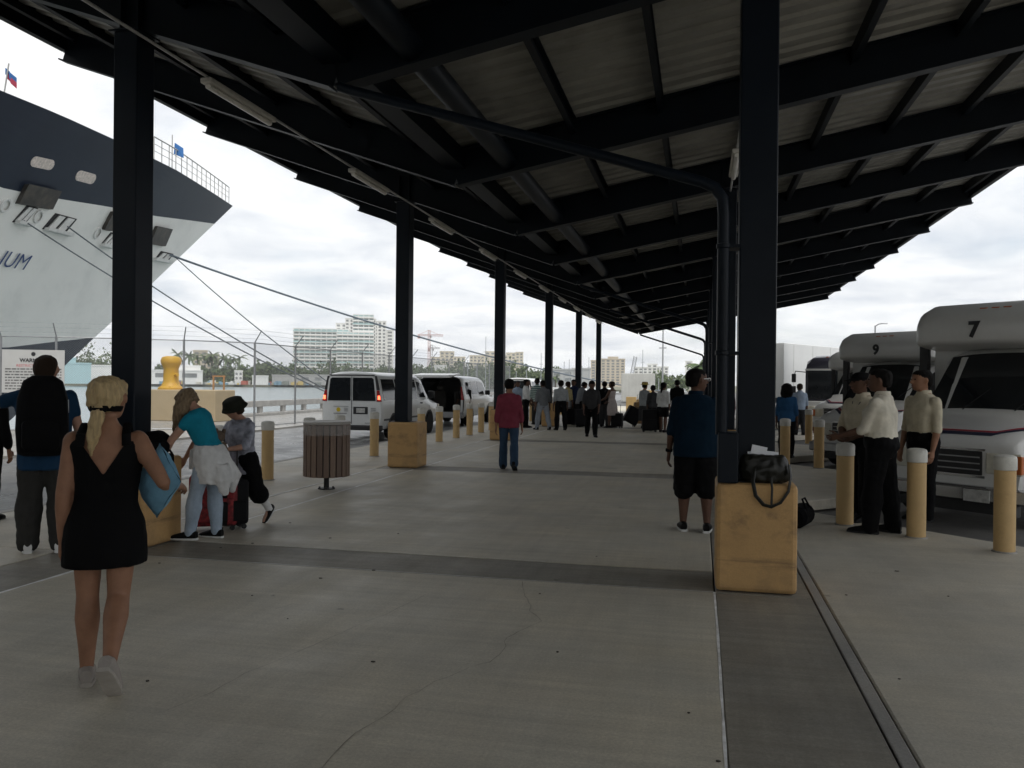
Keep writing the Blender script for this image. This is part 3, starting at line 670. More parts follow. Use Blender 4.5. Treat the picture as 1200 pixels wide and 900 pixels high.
b_ = MB(); b_.add([p2, p2 + Vector((.5, .4, -.2)), p2 + Vector((.4, .5, .5)), p2 + Vector((0, .1, .8)), p2 + Vector((.03, -.03, 0)), p2 + Vector((.53, .37, -.2)), p2 + Vector((.43, .47, .5)), p2 + Vector((.03, .07, .8))], [(0, 1, 2, 3), (7, 6, 5, 4), (0, 4, 5, 1), (1, 5, 6, 2), (2, 6, 7, 3), (3, 7, 4, 0)]); b_.build('pennant', M_BLUEF, ship)
# dressing flags on the fore deck
fs = far(-14, 132, 54); fb = Vector((fs.x, fs.y, zdeck(fs.y))); tip = far(3, 88, 54)
b_ = MB(); b_.tube([fb, tip + Vector((0, 0, .1))], .05, 6); b_.build('flag_staff', M_SRAIL, ship)
def flag(px, py, w_, h_, m, D, name='flag'):
    p = far(px, py, D); r0 = ray(px + 10, py) - ray(px, py); r0 = Vector((r0.x, r0.y, 0)).normalized(); rings = []
    for i in range(7):
        c = p + r0 * (w_ * i / 6) + Vector((0, 0, -.10 * i)) ; n2 = Vector((-r0.y, r0.x, 0)) * (.12 * math.sin(i * 1.3)); rings.append([c + n2, c + n2 * 1.1 + Vector((0, 0, h_)), c + n2 + Vector((.02, .02, h_)), c + n2 + Vector((.02, .02, 0))])
    b_ = MB(); b_.loft(rings); return b_.build(name, m, ship)
flag(-1, 99, .65, .42, M_BLUEF, 54); flag(1, 104, .55, .38, M_REDF, 54)
# mooring lines, each from a fairlead of the ship to a quay bollard
M_ROPE = mat('mooring_rope', (.16, .19, .22), .85, 0, .25, 3, .4, 20); M_ROPE2 = mat('mooring_rope_dark', (.10, .115, .13), .85, 0, .25, 3)
def rope(A, B, sag, r, m, lab):
    pts = [A.lerp(B, i/40) + Vector((0, 0, -sag * 4 * (i/40) * (1 - i/40))) for i in range(41)]
    b_ = MB(); b_.tube(pts, r, 6); o = b_.build('mooring_rope', m); tag(o, lab, 'rope', 'mooring ropes of the ship'); return o
A = hit(192, 307) + Vector((.3, 0, 0)); B = gp(778, 449, 0.0); B = far(775, 448, 118.0); B = Vector((B.x, B.y, .6))
rope(A, B, 1.4, .085, M_ROPE, 'thick pale mooring rope stretching over the vans to the far quay')
mooring(B.x, B.y, -.16, 'small yellow mooring bollard at the far end of the thick rope', .6)
Bq = Vector((-20.0, 45.5, .35))
rope(hit(196, 306) + Vector((.2, 0, 0)), Bq + Vector((.15, 0, .1)), .35, .036, M_ROPE2, 'dark mooring rope slanting to the quay, uppermost of the three to the near bollard')
rope(hit(72, 276) + Vector((.2, 0, 0)), Bq, .5, .042, M_ROPE2, 'dark mooring rope from the mooring port with rollers, middle of the three')
rope(hit(20, 270) + Vector((.2, 0, 0)), Bq + Vector((-.15, 0, 0)), .5, .042, M_ROPE2, 'dark mooring rope from the rearmost mooring port, lowest of the three')

# ------------------------------------------------------------------ far shore: land, trees, buildings, cranes, masts
M_LAND = mat('shore_land', (.17, .165, .12), .9, 0, .3, .05, dirt=(.10, .13, .06), dscale=.03)
def hz(px): return 448 - (px - 600) * .0102       # horizon row
land = MB(); ring = [far(px, 460, D) for px, D in ((-400, 420), (0, 430), (200, 440), (330, 470), (480, 520), (620, 420), (760, 330), (860, 300), (1000, 300), (1500, 400))]
back = [far(px, 460, 1500) for px in (1500, 600, -400)]
land.prism([(p.x, p.y) for p in ring + back], -4.0, -1.2)
tag(land.build('far_shore', M_LAND, smooth=0), 'low far shore across the harbour', 'shore', kind='structure')
M_WALLC = {k: mat('facade_' + k, c, .75, 0, .06, .05) for k, c in dict(white=(.72, .72, .70), cream=(.60, .55, .45), tan=(.52, .46, .37), teal=(.36, .52, .55), grey=(.40, .40, .39), roof=(.5, .5, .48), red=(.45, .10, .08)).items()}
M_GLASS = mat('facade_glass', (.22, .28, .29), .25, 0, .3, .2); M_TEALG = mat('balcony_glass', (.36, .50, .50), .25, 0, .25, .15); M_WDARK = mat('far_window', (.20, .21, .21), .4, 0, .4, .3)  # window tones lightened, distance haze put into the colour
def building(name, label, D, vols, wall, group=None, floor_px=4.0, winw=3.4, style='window', cat='building', z0=-1.2):
    """vols: (px left, px right, py top, depth metres, style); facades square to the view ray at the building's middle"""
    pc = sum((v[0] + v[1]) / 2 for v in vols) / len(vols); c0 = far(pc, hz(pc), D); c0.z = z0
    fw = Vector((c0.x, c0.y, 0)).normalized(); rg = Vector((fw.y, -fw.x, 0)); ang = math.atan2(rg.y, rg.x)
    t_ = thing(name, label, cat, c0, ang, group); mpp = D / F
    for vi, v in enumerate(vols):
        x0, x1 = (v[0] - pc) * mpp, (v[1] - pc) * mpp; top = H - z0 + (hz((v[0]+v[1])/2) - v[2]) * mpp; dep = v[3]; yo = v[5] if len(v) > 5 else vi * .8; st = v[4] if len(v) > 4 else style
        b_ = MB(); b_.box(x0, x1, yo, yo + dep, 0, top); b_.build('wall', wall, t_, smooth=0)
        b_ = MB(); b_.box(x0 - .2, x1 + .2, yo - .2, yo + dep + .2, top + .02, top + .7); b_.build('parapet', wall, t_, smooth=0)
        if st == 'plain': continue
        fl = floor_px * mpp; nf = int((top - 1) / fl); nw = max(1, int((x1 - x0) / (winw)))
        for f in range(nf):
            z = top - (f + 1) * fl + fl * .18; b_ = MB()
            if st == 'balcony':
                b_.box(x0 + .3, x1 - .3, yo - .12, yo - .02, z + fl*.42, z + fl * .78); o = b_.build('window_row', M_GLASS if f % 2 else M_TEALG, t_, smooth=0)
                b2 = MB(); b2.box(x0 - .5, x1 + .5, yo - 1.6, yo - .13, z - .05, z + .25); b2.build('balcony_slab', wall, o, smooth=0)
                b2 = MB(); b2.box(x0 - .4, x1 + .4, yo - 1.55, yo - 1.48, z + .26, z + fl * .42); b2.build('balustrade', wall if (f + vi) % 3 else M_TEALG, o, smooth=0)
                b2 = MB()
                for k in range(int((x1-x0) / 4.6) + 1): xx = x0 + 4.6 * k; b2.box(xx - .35, xx + .35, yo - 1.5, yo - .13, z + .26, z + fl - .1)
                tag(b2.build('partition', wall, o, smooth=0), kind='stuff')
            else:
                for k in range(nw):
                    xa = x0 + (x1 - x0) * (k + .22) / nw; xb = x0 + (x1 - x0) * (k + .78) / nw
                    b_.box(xa, xb, yo - .1, yo - .02, z, z + fl * .55)
                tag(b_.build('window_row', M_WDARK if st == 'window' else M_GLASS, t_, smooth=0), kind='stuff')
    return t_
building('apartment_tower', 'tall white balconied apartment complex across the harbour', 720,
         [(346, 409, 391, 18, 'balcony', 0), (395, 437, 394, 18, 'balcony', -3), (393, 406, 383, 16, 'window', 9), (404, 440, 377, 20, 'window', 6), (413, 437, 372.5, 16, 'balcony', 4), (437, 452, 379, 16, 'window', 8), (452, 461, 389, 14, 'window', 12)], M_WALLC['white'], None, 4.1, 3.6)
building('apartment_block', 'cream stepped apartment block between the cranes and the second column', 760, [(505, 522, 421, 14), (515, 532, 414, 14), (530, 545, 420, 14)], M_WALLC['cream'], floor_px=3.6)
building('apartment_block', 'long pale cream apartment block with raised end towers behind the trees', 780, [(550, 572, 418, 15), (568, 580, 413, 15), (580, 600, 417, 14), (593, 604, 414, 15), (604, 613, 413, 15)], M_WALLC['cream'], floor_px=3.6)
building('office_block', 'square tan office block beyond the marina', 640, [(704, 732, 419, 26, 'window', 0), (712, 724, 416.5, 10, 'plain', 4), (692, 704, 421, 20, 'window', 3)], M_WALLC['tan'], floor_px=3.2)
building('office_block', 'white colonnaded office block beyond the marina', 560, [(743, 764, 428, 20, 'window', 0), (758, 770, 424, 18, 'window', 3), (768, 783, 427, 18, 'window', 5)], M_WALLC['white'], floor_px=3.4, winw=2.6)
building('white_tower', 'slim white tower seen beside the palm at the walkway end', 600, [(803, 811, 420, 9)], M_WALLC['white'], floor_px=3.4, winw=2.5)
building('hill_house', 'tan house on the palm hill across the water', 560, [(227, 243, 419, 14), (240, 256, 423, 12)], M_WALLC['tan'], floor_px=5, winw=4)
building('harbour_shed', 'turquoise harbour shed beyond the fence', 400, [(66, 104, 437, 18, 'plain', 0), (72, 88, 431, 18, 'plain', 2)], M_WALLC['teal'])
building('harbour_shed', 'long low white shed on the far quay', 430, [(104, 132, 439, 14, 'plain'), ], M_WALLC['white'])
building('harbour_shed', 'low white shed with dark doors behind the mooring bollard', 440, [(178, 236, 443, 16, 'window', 0), (205, 234, 437, 12, 'plain', 10)], M_WALLC['white'], floor_px=9, winw=9)
building('harbour_shed', 'small white shed with a red base on the far quay', 450, [(296, 314, 447.5, 9, 'plain', 0)], M_WALLC['white'])
building('harbour_shed', 'grey industrial wall on the far quay left of the vans'.replace(' left of the vans', ' below the trees'), 470, [(320, 352, 446, 9, 'plain', 0), (350, 395, 445, 9, 'window', 2)], M_WALLC['grey'], floor_px=7, winw=6)
building('marina_hall', 'flat roofed grey marina hall behind the crowd', 330, [(646, 672, 433, 18, 'window', 0), (670, 692, 431.5, 20, 'plain', 4)], M_WALLC['grey'], floor_px=7, winw=4)
p = far(516, 460, 425); t_ = thing('hoarding', 'white hoarding panel on posts above the second van', 'hoarding', (p.x, p.y, -1.2), -.13)
b_ = MB(); b_.box(-3.6, 3.6, 0, .3, 7.0, 11.4); b_.build('panel', M_WALLC['white'], t_, smooth=0)
for x in (-2.6, 2.6): b_ = MB(); b_.box(x - .2, x + .2, .31, .6, 0, 11); b_.build('post', M_WALLC['grey'], t_, smooth=0)
building('small_tower', 'little white watch hut on the far quay', 455, [(275, 284, 442, 4, 'window', 0)], M_WALLC['white'], floor_px=5, winw=2)
# quay clutter
M_CL = [mat('clutter_%d' % k, c, .8) for k, c in enumerate(((.45, .12, .08), (.5, .48, .42), (.22, .24, .22), (.55, .42, .16), (.2, .33, .42), (.6, .6, .58)))]
for k in range(70):
    px = random.uniform(190, 400); p = far(px, 460, 436 + (px - 190) * .16 + random.uniform(-1, 3)); s_ = random.uniform(.8, 2.6)
    b_ = MB(); b_.box(-s_*.7, s_*.7, -1, 1, 0, s_ * random.uniform(.5, 1.0)); b_.prism([(-s_*.7, s_*.45), (s_*.2, s_*.45), (0, s_*.9)], -.8, .8, 'y')
    ci = random.randrange(6); o = b_.build('quay_container', M_CL[ci], None, smooth=0, loc=(p.x, p.y, -1.2), rotz=random.uniform(-.4, .4)); tag(o, 'tiny %s container on the far quay across the water' % ('red', 'beige', 'dark green', 'yellow', 'blue', 'white')[ci], 'container', 'clutter on the far quay')
# trees
M_LEAF = mat('far_foliage', (.07, .105, .045), .8, 0, .4, .5); M_LEAF2 = mat('far_foliage_light', (.11, .145, .06), .8, 0, .35, .5); M_BARK = mat('bark', (.09, .07, .05), .9)
def crown(b_, c, rx, rz, n_, s_, mi=0):
    cl = [(random.gauss(0, .42), random.gauss(0, .42), random.gauss(0, .36)) for _ in range(max(4, n_ // 26))]
    for _ in range(n_):
        q = random.choice(cl); p = Vector((c[0] + rx*(q[0] + random.gauss(0, .17)), c[1] + rx*(q[1] + random.gauss(0, .17)), c[2] + rz*(q[2] + random.gauss(0, .17))))
        e = Euler((random.uniform(0, 6), random.uniform(0, 6), random.uniform(0, 6))).to_matrix(); a = s_ * random.uniform(.6, 1.4)
        b_.add([p + e @ Vector(v) for v in ((-a, -a*.6, 0), (a, -a*.6, .1*a), (a*.7, a*.6, 0), (-a*.7, a*.7, .15*a))], [(0, 1, 2, 3)], mi if random.random() < .6 else 1 - mi)
def treeline(lab, spans, n_):
    b_ = MB()
    for (x0, x1, ytop, D, cnt) in spans:
        for k in range(cnt):
            px = random.uniform(x0, x1); d = D + random.uniform(-15, 25); h_ = (hz(px) - ytop) * d / F * random.uniform(.65, 1.0) + 2.8; p = far(px, 460, d)
            crown(b_, (p.x, p.y, -1.2 + h_*.52), h_*.6, h_*.62, n_, .6 * d / 450)
    return tag(b_.build('treeline', [M_LEAF, M_LEAF2], None, smooth=0), lab, 'trees', kind='stuff')
treeline('dense green trees along the far shore', [(188, 300, 437, 500, 60), (292, 346, 432, 500, 34), (340, 490, 432, 530, 60), (95, 130, 420, 480, 12)], 200)
treeline('grey green trees behind the vans', [(505, 560, 428, 425, 30), (560, 650, 427, 410, 44), (760, 830, 434, 360, 12), (486, 510, 430, 425, 9)], 180)
def palm(px, ytop, D, lab, grp, s_=1.0, lean=0.0):
    p = far(px, 460, D); p.z = -1.2; h_ = H + 1.2 + (hz(px) - ytop) * D / F; t_ = thing('palm_tree', lab, 'palm', p, random.uniform(0, 6), grp)
    b_ = MB(); b_.tube([(0, 0, 0), (lean*.3, 0, h_*.4), (lean, 0, h_*.8)], [.28*s_, .22*s_, .17*s_], 8); b_.build('trunk', M_BARK, t_)
    c_ = MB()
    for k in range(16):
        a = k * 2.4; el = random.uniform(-.5, 1.1); L_ = h_ * .22 * random.uniform(.8, 1.15) + 1; pts = []
        for i in range(7):
            u = i / 6; rr = L_ * u * math.cos(el * .8); pts.append(Vector((lean + rr*math.cos(a), rr*math.sin(a), h_*.8 + L_*(math.sin(el)*u - .55*u*u*(1.1 - el*.4)))))
        for i in range(6):
            d = (pts[i+1]-pts[i]).normalized(); sd = Vector((-math.sin(a), math.cos(a), 0)); w0 = L_*.13*(1 - abs(i/6 - .4)); 
            for sg_ in (-1, 1):
                c_.add([pts[i], pts[i+1], pts[i+1] + sd*sg_*w0*.9 + Vector((0, 0, -w0*.8)), pts[i] + sd*sg_*w0 + Vector((0, 0, -w0*.7))], [(0, 1, 2, 3)], 0 if k % 3 else 1)
    c_.build('crown', [M_LEAF, M_LEAF2], t_, smooth=0)
for px, yt, D in ((231, 420, 520), (240, 418, 525), (249, 415, 520), (253, 424, 530), (262, 418, 515), (268, 421, 520), (274, 420, 525), (281, 418, 520), (208, 414, 540), (222, 416, 545), (405, 428, 560), (651, 437, 330)):
    palm(px, yt, D, 'far palm tree on the shore beyond the harbour' if px < 600 else 'small palm beside the marina hall', 'palms on the far shore')
palm(817, 412, 120, 'palm tree just beyond the end of the walkway', None, 1.0, .6)
# tower cranes
M_CR = mat('crane_red', (.42, .16, .12), .6); M_CRG = mat('crane_grey', (.33, .33, .34), .6)
def lattice(b_, a, c, wd, n_):
    a, c = Vector(a), Vector(c); d = (c - a).normalized(); s1 = d.cross(Vector((0, 1, 0)) if abs(d.y) < .9 else Vector((1, 0, 0))).normalized(); s2 = d.cross(s1); r_ = wd * .09
    cs = [s1*wd/2 + s2*wd/2, s1*wd/2 - s2*wd/2, -s1*wd/2 - s2*wd/2, -s1*wd/2 + s2*wd/2]
    for q in cs: b_.tube([a + q, c + q], r_, 4)
    for k in range(n_):
        p, q_ = a.lerp(c, k/n_), a.lerp(c, (k+1)/n_)
        for j in range(4): b_.tube([p + cs[j], q_ + cs[(j+1) % 4]], r_*.7, 3)
def tower_crane(px, ytop, D, jibL, jibR, jy, m, lab):
    p = far(px, 460, D); p.z = -1.2; fw = Vector((p.x, p.y, 0)).normalized(); t_ = thing('tower_crane', lab, 'crane', p, math.atan2(-fw.x, fw.y), None); mp_ = D / F
    zt = H + 1.2 + (hz(px) - ytop) * mp_; zj = H + 1.2 + (hz(px) - jy) * mp_
    b_ = MB(); lattice(b_, (0, 0, 0), (0, 0, zt), 1.9, 22); b_.build('mast', m, t_, smooth=0)
    b_ = MB(); lattice(b_, ((jibL - px)*mp_, 0, zj), ((jibR - px)*mp_, 0, zj), 1.3, 16); b_.build('jib', m, t_, smooth=0)
    b_ = MB(); b_.tube([(0, 0, zt), ((jibR - px)*mp_*.7, 0, zj + .5)], .12, 4); b_.tube([(0, 0, zt), ((jibL - px)*mp_*.9, 0, zj + .5)], .12, 4); b_.build('tie_rod', m, t_, smooth=0)
    b_ = MB(); b_.box((jibL - px)*mp_, (jibL - px)*mp_ + 2.2, -.9, .9, zj - 3, zj - .3); b_.build('counterweight', m, t_, smooth=0)
    b_ = MB(); b_.box(.4, 2.2, -.8, .8, zj - 2.4, zj - .2); b_.build('cab', M_CRG, t_, smooth=0)
tower_crane(502.5, 389, 740, 489, 519, 395, M_CR, 'red and grey tower crane with the taller mast')
tower_crane(505.5, 406, 760, 501, 515, 410, M_CRG, 'shorter grey tower crane beside the red one')
p = far(738, 460, 300); t_ = thing('luffing_crane', 'grey lattice boom crane in front of the white office block', 'crane', (p.x, p.y, -1.2)); b_ = MB(); e = far(744, 415, 300) - Vector((p.x, p.y, -1.2)); lattice(b_, (0, 0, 2), e, 1.1, 14); b_.build('boom', M_CRG, t_, smooth=0)
b_ = MB(); b_.box(-1.8, 1.8, -1.5, 1.5, .9, 3.2); b_.prism([(-1.8, 3.2), (.6, 3.2), (.2, 4.4), (-1.4, 4.4)], -1.2, 1.2, 'y'); b_.build('cab', M_CR, t_, smooth=0, bevel=.1); b_ = MB(); b_.box(-2.4, 2.4, -1.6, -.8, 0, .9); b_.box(-2.4, 2.4, .8, 1.6, 0, .9); b_.build('track', M_CRG, t_, smooth=0, bevel=.25)
# masts, lamp posts
M_POLE = mat('pole_grey', (.33, .34, .35), .5, .2)
def pole(px, ytop, D, r_, lab, cat='mast', name='mast', grp=None, arm=0):
    p = far(px, 460, D); z0 = -1.2 if D > 150 else -.16; h_ = H - z0 + (hz(px) - ytop) * D / F; t_ = thing(name, lab, cat, (p.x, p.y, z0), -.25, grp)
    b_ = MB(); b_.tube([(0, 0, 0), (0, 0, h_)], [r_, r_*.6], 8); b_.build('shaft', M_POLE, t_)
    if arm:
        b_ = MB(); b_.tube([(0, 0, h_ - .1), (arm*.5, 0, h_ + .15), (arm, 0, h_ + .2)], r_*.5, 6); b_.build('arm', M_POLE, t_)
        b_ = MB(); b_.loft([[(arm - .1, -.1, h_ + .15), (arm - .1, .1, h_ + .15), (arm - .1, .1, h_ + .26), (arm - .1, -.1, h_ + .26)], [(arm + .6, -.16, h_ + .13), (arm + .6, .16, h_ + .13), (arm + .6, .1, h_ + .25), (arm + .6, -.1, h_ + .25)]]); b_.build('lamp_head', M_POLE, t_)
    else:
        b_ = MB(); b_.tube([(-h_*.05, 0, h_*.72), (h_*.05, 0, h_*.72)], r_*.5, 5); b_.build('spreader', M_POLE, t_)
        b_ = MB(); b_.ball((0, 0, h_ + r_*.5), r_*1.1, 8, 5); b_.build('finial', M_POLE, t_)
for px, yt, D in ((569, 396, 300), (634, 414, 280), (589, 432, 260), (661, 424, 260), (667, 421, 300), (682, 428, 270), (690, 418, 300), (697, 426, 280), (753, 408, 290), (617, 434, 250), (605, 436, 260), (757, 440, 250), (772, 441, 260), (548, 424, 280), (558, 428, 290)):
    pole(px, yt, D, .16, 'thin grey mast rising behind the crowd and vans', grp='masts beyond the walkway')
pole(776.5, 380, 85, .11, 'tall grey lamp post beyond the far end of the canopy', 'lamp post', 'lamp_post')
pole(1025, 373, 95, .14, 'grey street lamp rising behind the buses', 'lamp post', 'street_lamp', None, .7)
# moored boats and far parked cars, small white shapes behind the crowd
M_BOAT = mat('boat_white', (.66, .67, .66), .35)
for k, (px, D) in enumerate(((604, 210), (622, 230), (640, 200), (654, 215), (668, 225), (683, 205), (698, 230), (712, 220), (790, 210), (800, 235))):
    p = far(px, 458, D); t_ = thing('moored_boat', 'small white motor boat moored behind the crowd', 'boat', (p.x, p.y, -2.3), random.uniform(-.5, .5), 'boats in the marina')
    b_ = MB(); L_, wd = 7.0, 1.3; rings = []
    for i in range(9):
        u = i / 8; ww = wd * (1 - max(0, (u - .55) / .45) ** 2) + .02; rings.append([(-L_/2 + L_*u, -ww, 1.3 + .5*u*u), (-L_/2 + L_*u, -ww*.7, .2), (-L_/2 + L_*u, ww*.7, .2), (-L_/2 + L_*u, ww, 1.3 + .5*u*u)])
    b_.loft(rings); b_.build('hull', M_BOAT, t_)
    b_ = MB(); b_.prism([(-1.8, 1.4), (1.3, 1.5), (.5, 2.6), (-1.5, 2.7)], -.85, .85, 'y'); b_.build('cabin', M_BOAT, t_, smooth=0, bevel=.08)
    b_ = MB(); b_.prism([(.9, 1.7), (1.1, 1.7), (.55, 2.4), (.35, 2.4)], -.87, .87, 'y'); b_.build('windscreen', M_WDARK, t_, smooth=0)
# barriers and crates at the end of the walkway
M_BARR = mat('yellow_timber', (.55, .38, .17), .7, 0, .15, 3); M_CBOX = mat('pale_container', (.50, .50, .47), .7, 0, .12, .8)
p = gp(748, 479); t_ = thing('timber_barrier', 'yellow timber barrier with two tall panels past the crowd', 'barrier', (p.x, p.y, 0))
for (x0, x1, y0_, z1) in ((-.7, -.1, 0, .85), (.12, .85, .4, 1.25), (-.08, .10, .2, .7)): b_ = MB(); b_.box(x0, x1, y0_, y0_ + .3, 0, z1); b_.build('panel', M_BARR, t_, smooth=0, bevel=.02)
p = gp(745, 466); t_ = thing('storage_box', 'pale square storage container beyond the timber barrier', 'container', (p.x + .5, 78, -.16))
b_ = MB(); b_.box(-1.5, 1.5, 0, 2.6, .1, 2.75); b_.build('shell', M_CBOX, t_, smooth=0, bevel=.03)
for k in range(9): b_ = MB(); b_.box(-1.4 + k*.32, -1.25 + k*.32, -.03, -.001, .2, 2.6); b_.build('rib', M_CBOX, t_, smooth=0)

# ------------------------------------------------------------------ vehicles
M_VWHITE = mat('van_white', (.70, .71, .70), .28, 0, .03, 1, coat=.5, dirt=(.5, .5, .47), dscale=1.5, damt=.25)
M_VGLASS = mat('dark_glass', (.012, .014, .016), .08, 0, .1, 2, spec=.6); M_TYRE = mat('tyre', (.018, .018, .018), .85, 0, .2, 8); M_RIM = mat('rim', (.38, .38, .38), .4, .6, .15, 8)
M_TRIM = mat('black_trim', (.02, .02, .021), .55, 0, .2, 5); M_LITR = mat('brake_light_lit', (.6, .02, .015), .3, emit=(1, .12, .05), es=3.0); M_RED = mat('red_lens', (.35, .012, .012), .2, coat=.3); M_AMB = mat('amber_lens', (.45, .12, .03), .3); M_CHROME = mat('chrome', (.55, .55, .55), .18, .9, .05, 3)
M_HEAD = mat('headlight_lens', (.55, .53, .45), .15, 0, .2, 6, coat=.6); M_SEAM = mat('panel_seam', (.12, .12, .12), .8); M_PLATE = mat('licence_plate', (.45, .45, .43), .5, 0, .3, 14); M_STY = mat('sticker_yellow', (.65, .48, .02), .5)
M_REDS = mat('stripe_red', (.30, .02, .04), .45); M_NAVS = mat('stripe_navy', (.015, .02, .05), .45); M_BUSW = mat('bus_white', (.60, .60, .585), .35, 0, .04, 1, coat=.3, dirt=(.42, .41, .38), dscale=1.2, damt=.35)
def wheel(par, x, y, r_=.36, wd=.24):
    sg = 1 if x > 0 else -1; Mx = Matrix.Translation((x, y, r_)) @ Matrix.Rotation(R(90), 4, 'Y')
    b_ = MB(); b_.lathe([(r_*.62, -wd/2), (r_*.94, -wd/2), (r_, -wd*.36), (r_, wd*.36), (r_*.94, wd/2), (r_*.62, wd/2)], 28, M=Mx); o = b_.build('wheel', M_TYRE, par)
    b_ = MB(); b_.lathe([(.02, sg*wd*.30), (r_*.2, sg*wd*.36), (r_*.28, sg*wd*.30), (r_*.5, sg*wd*.22), (r_*.58, sg*wd*.45), (r_*.63, sg*wd*.45), (r_*.63, -sg*wd*.3), (.02, -sg*wd*.3)], 28, M=Mx); b_.build('rim', M_RIM, o)
    return o
class Shell:
    """car body lofted from cross sections; prof = half section (half width, height) from sill to roof centre"""
    def __init__(s, prof, zt, belt, wid=lambda y: 1.0, bot=lambda y: 0.0): s.p = prof; s.zt = zt; s.belt = belt; s.w = wid; s.bot = bot; s.zm = prof[-1][1]
    def half(s, y, sc=1.0):
        k = (s.zt(y) - s.belt) / (s.zm - s.belt); out = []
        for hw, z in s.p:
            z2 = s.belt + (z - s.belt) * k if z > s.belt else z + s.bot(y) * (s.belt - z) / (s.belt - s.p[0][1])
            zc = (s.p[0][1] + s.zm) / 2
            out.append((hw * s.w(y) * sc, zc + (z2 - zc) * (1 - (1 - sc) * .6)))
        return out
    def ring(s, y, sc=1.0):
        h = s.half(y, sc); return [(x, y, z) for x, z in h] + [(-x, y, z) for x, z in h[::-1][1:]]
    def x(s, y, z):
        h = s.half(y)
        for (x0, z0), (x1, z1) in zip(h, h[1:]):
            if z0 <= z <= z1 and z1 > z0: return x0 + (x1 - x0) * (z - z0) / (z1 - z0)
        return h[-1][0]
    def patch(s, poly, side, out=.005, n_=5):
        """poly: 4 corners (y,z) aft-low, fore-low, fore-high, aft-high"""
        (a, b_, c, d) = [Vector((p[0], p[1])) for p in poly]; m = MB(); vs = []
        for off in (out, -.02):
            for j in range(n_ + 1):
                for i in range(n_ + 1):
                    u, v = i / n_, j / n_; q = a.lerp(b_, u).lerp(d.lerp(c, u), v); vs.append((side * (s.x(q.x, q.y) + off), q.x, q.y))
        k = n_ + 1; fs = [(j*k + i, j*k + i + 1, (j+1)*k + i + 1, (j+1)*k + i) for j in range(n_) for i in range(n_)]
        o = k * k; edge = [i for i in range(k)] + [j*k + n_ for j in range(1, k)] + [n_*k + i for i in range(n_ - 1, -1, -1)] + [j*k for j in range(n_ - 1, 0, -1)]
        fs += [(edge[i], edge[(i+1) % len(edge)], o + edge[(i+1) % len(edge)], o + edge[i]) for i in range(len(edge))]
        return m.add(vs, fs)
def lin(tb): return lambda y: interp(tb, y)
VP = [(.90, .34), (.965, .45), (.995, .70), (1.0, 1.0), (.985, 1.13), (.965, 1.24), (.90, 1.55), (.835, 1.82), (.79, 1.93), (.68, 2.02), (.4, 2.075), (0, 2.09)]
van_sh = Shell(VP, lin([(0, 2.05), (.08, 2.09), (3.75, 2.07), (4.0, 1.98), (4.75, 1.26), (5.5, 1.10), (5.68, .98), (6, .9)]), 1.0, lin([(0, .985), (.1, 1.0), (4.7, 1.0), (5.4, .96), (5.7, .88), (6, .8)]))
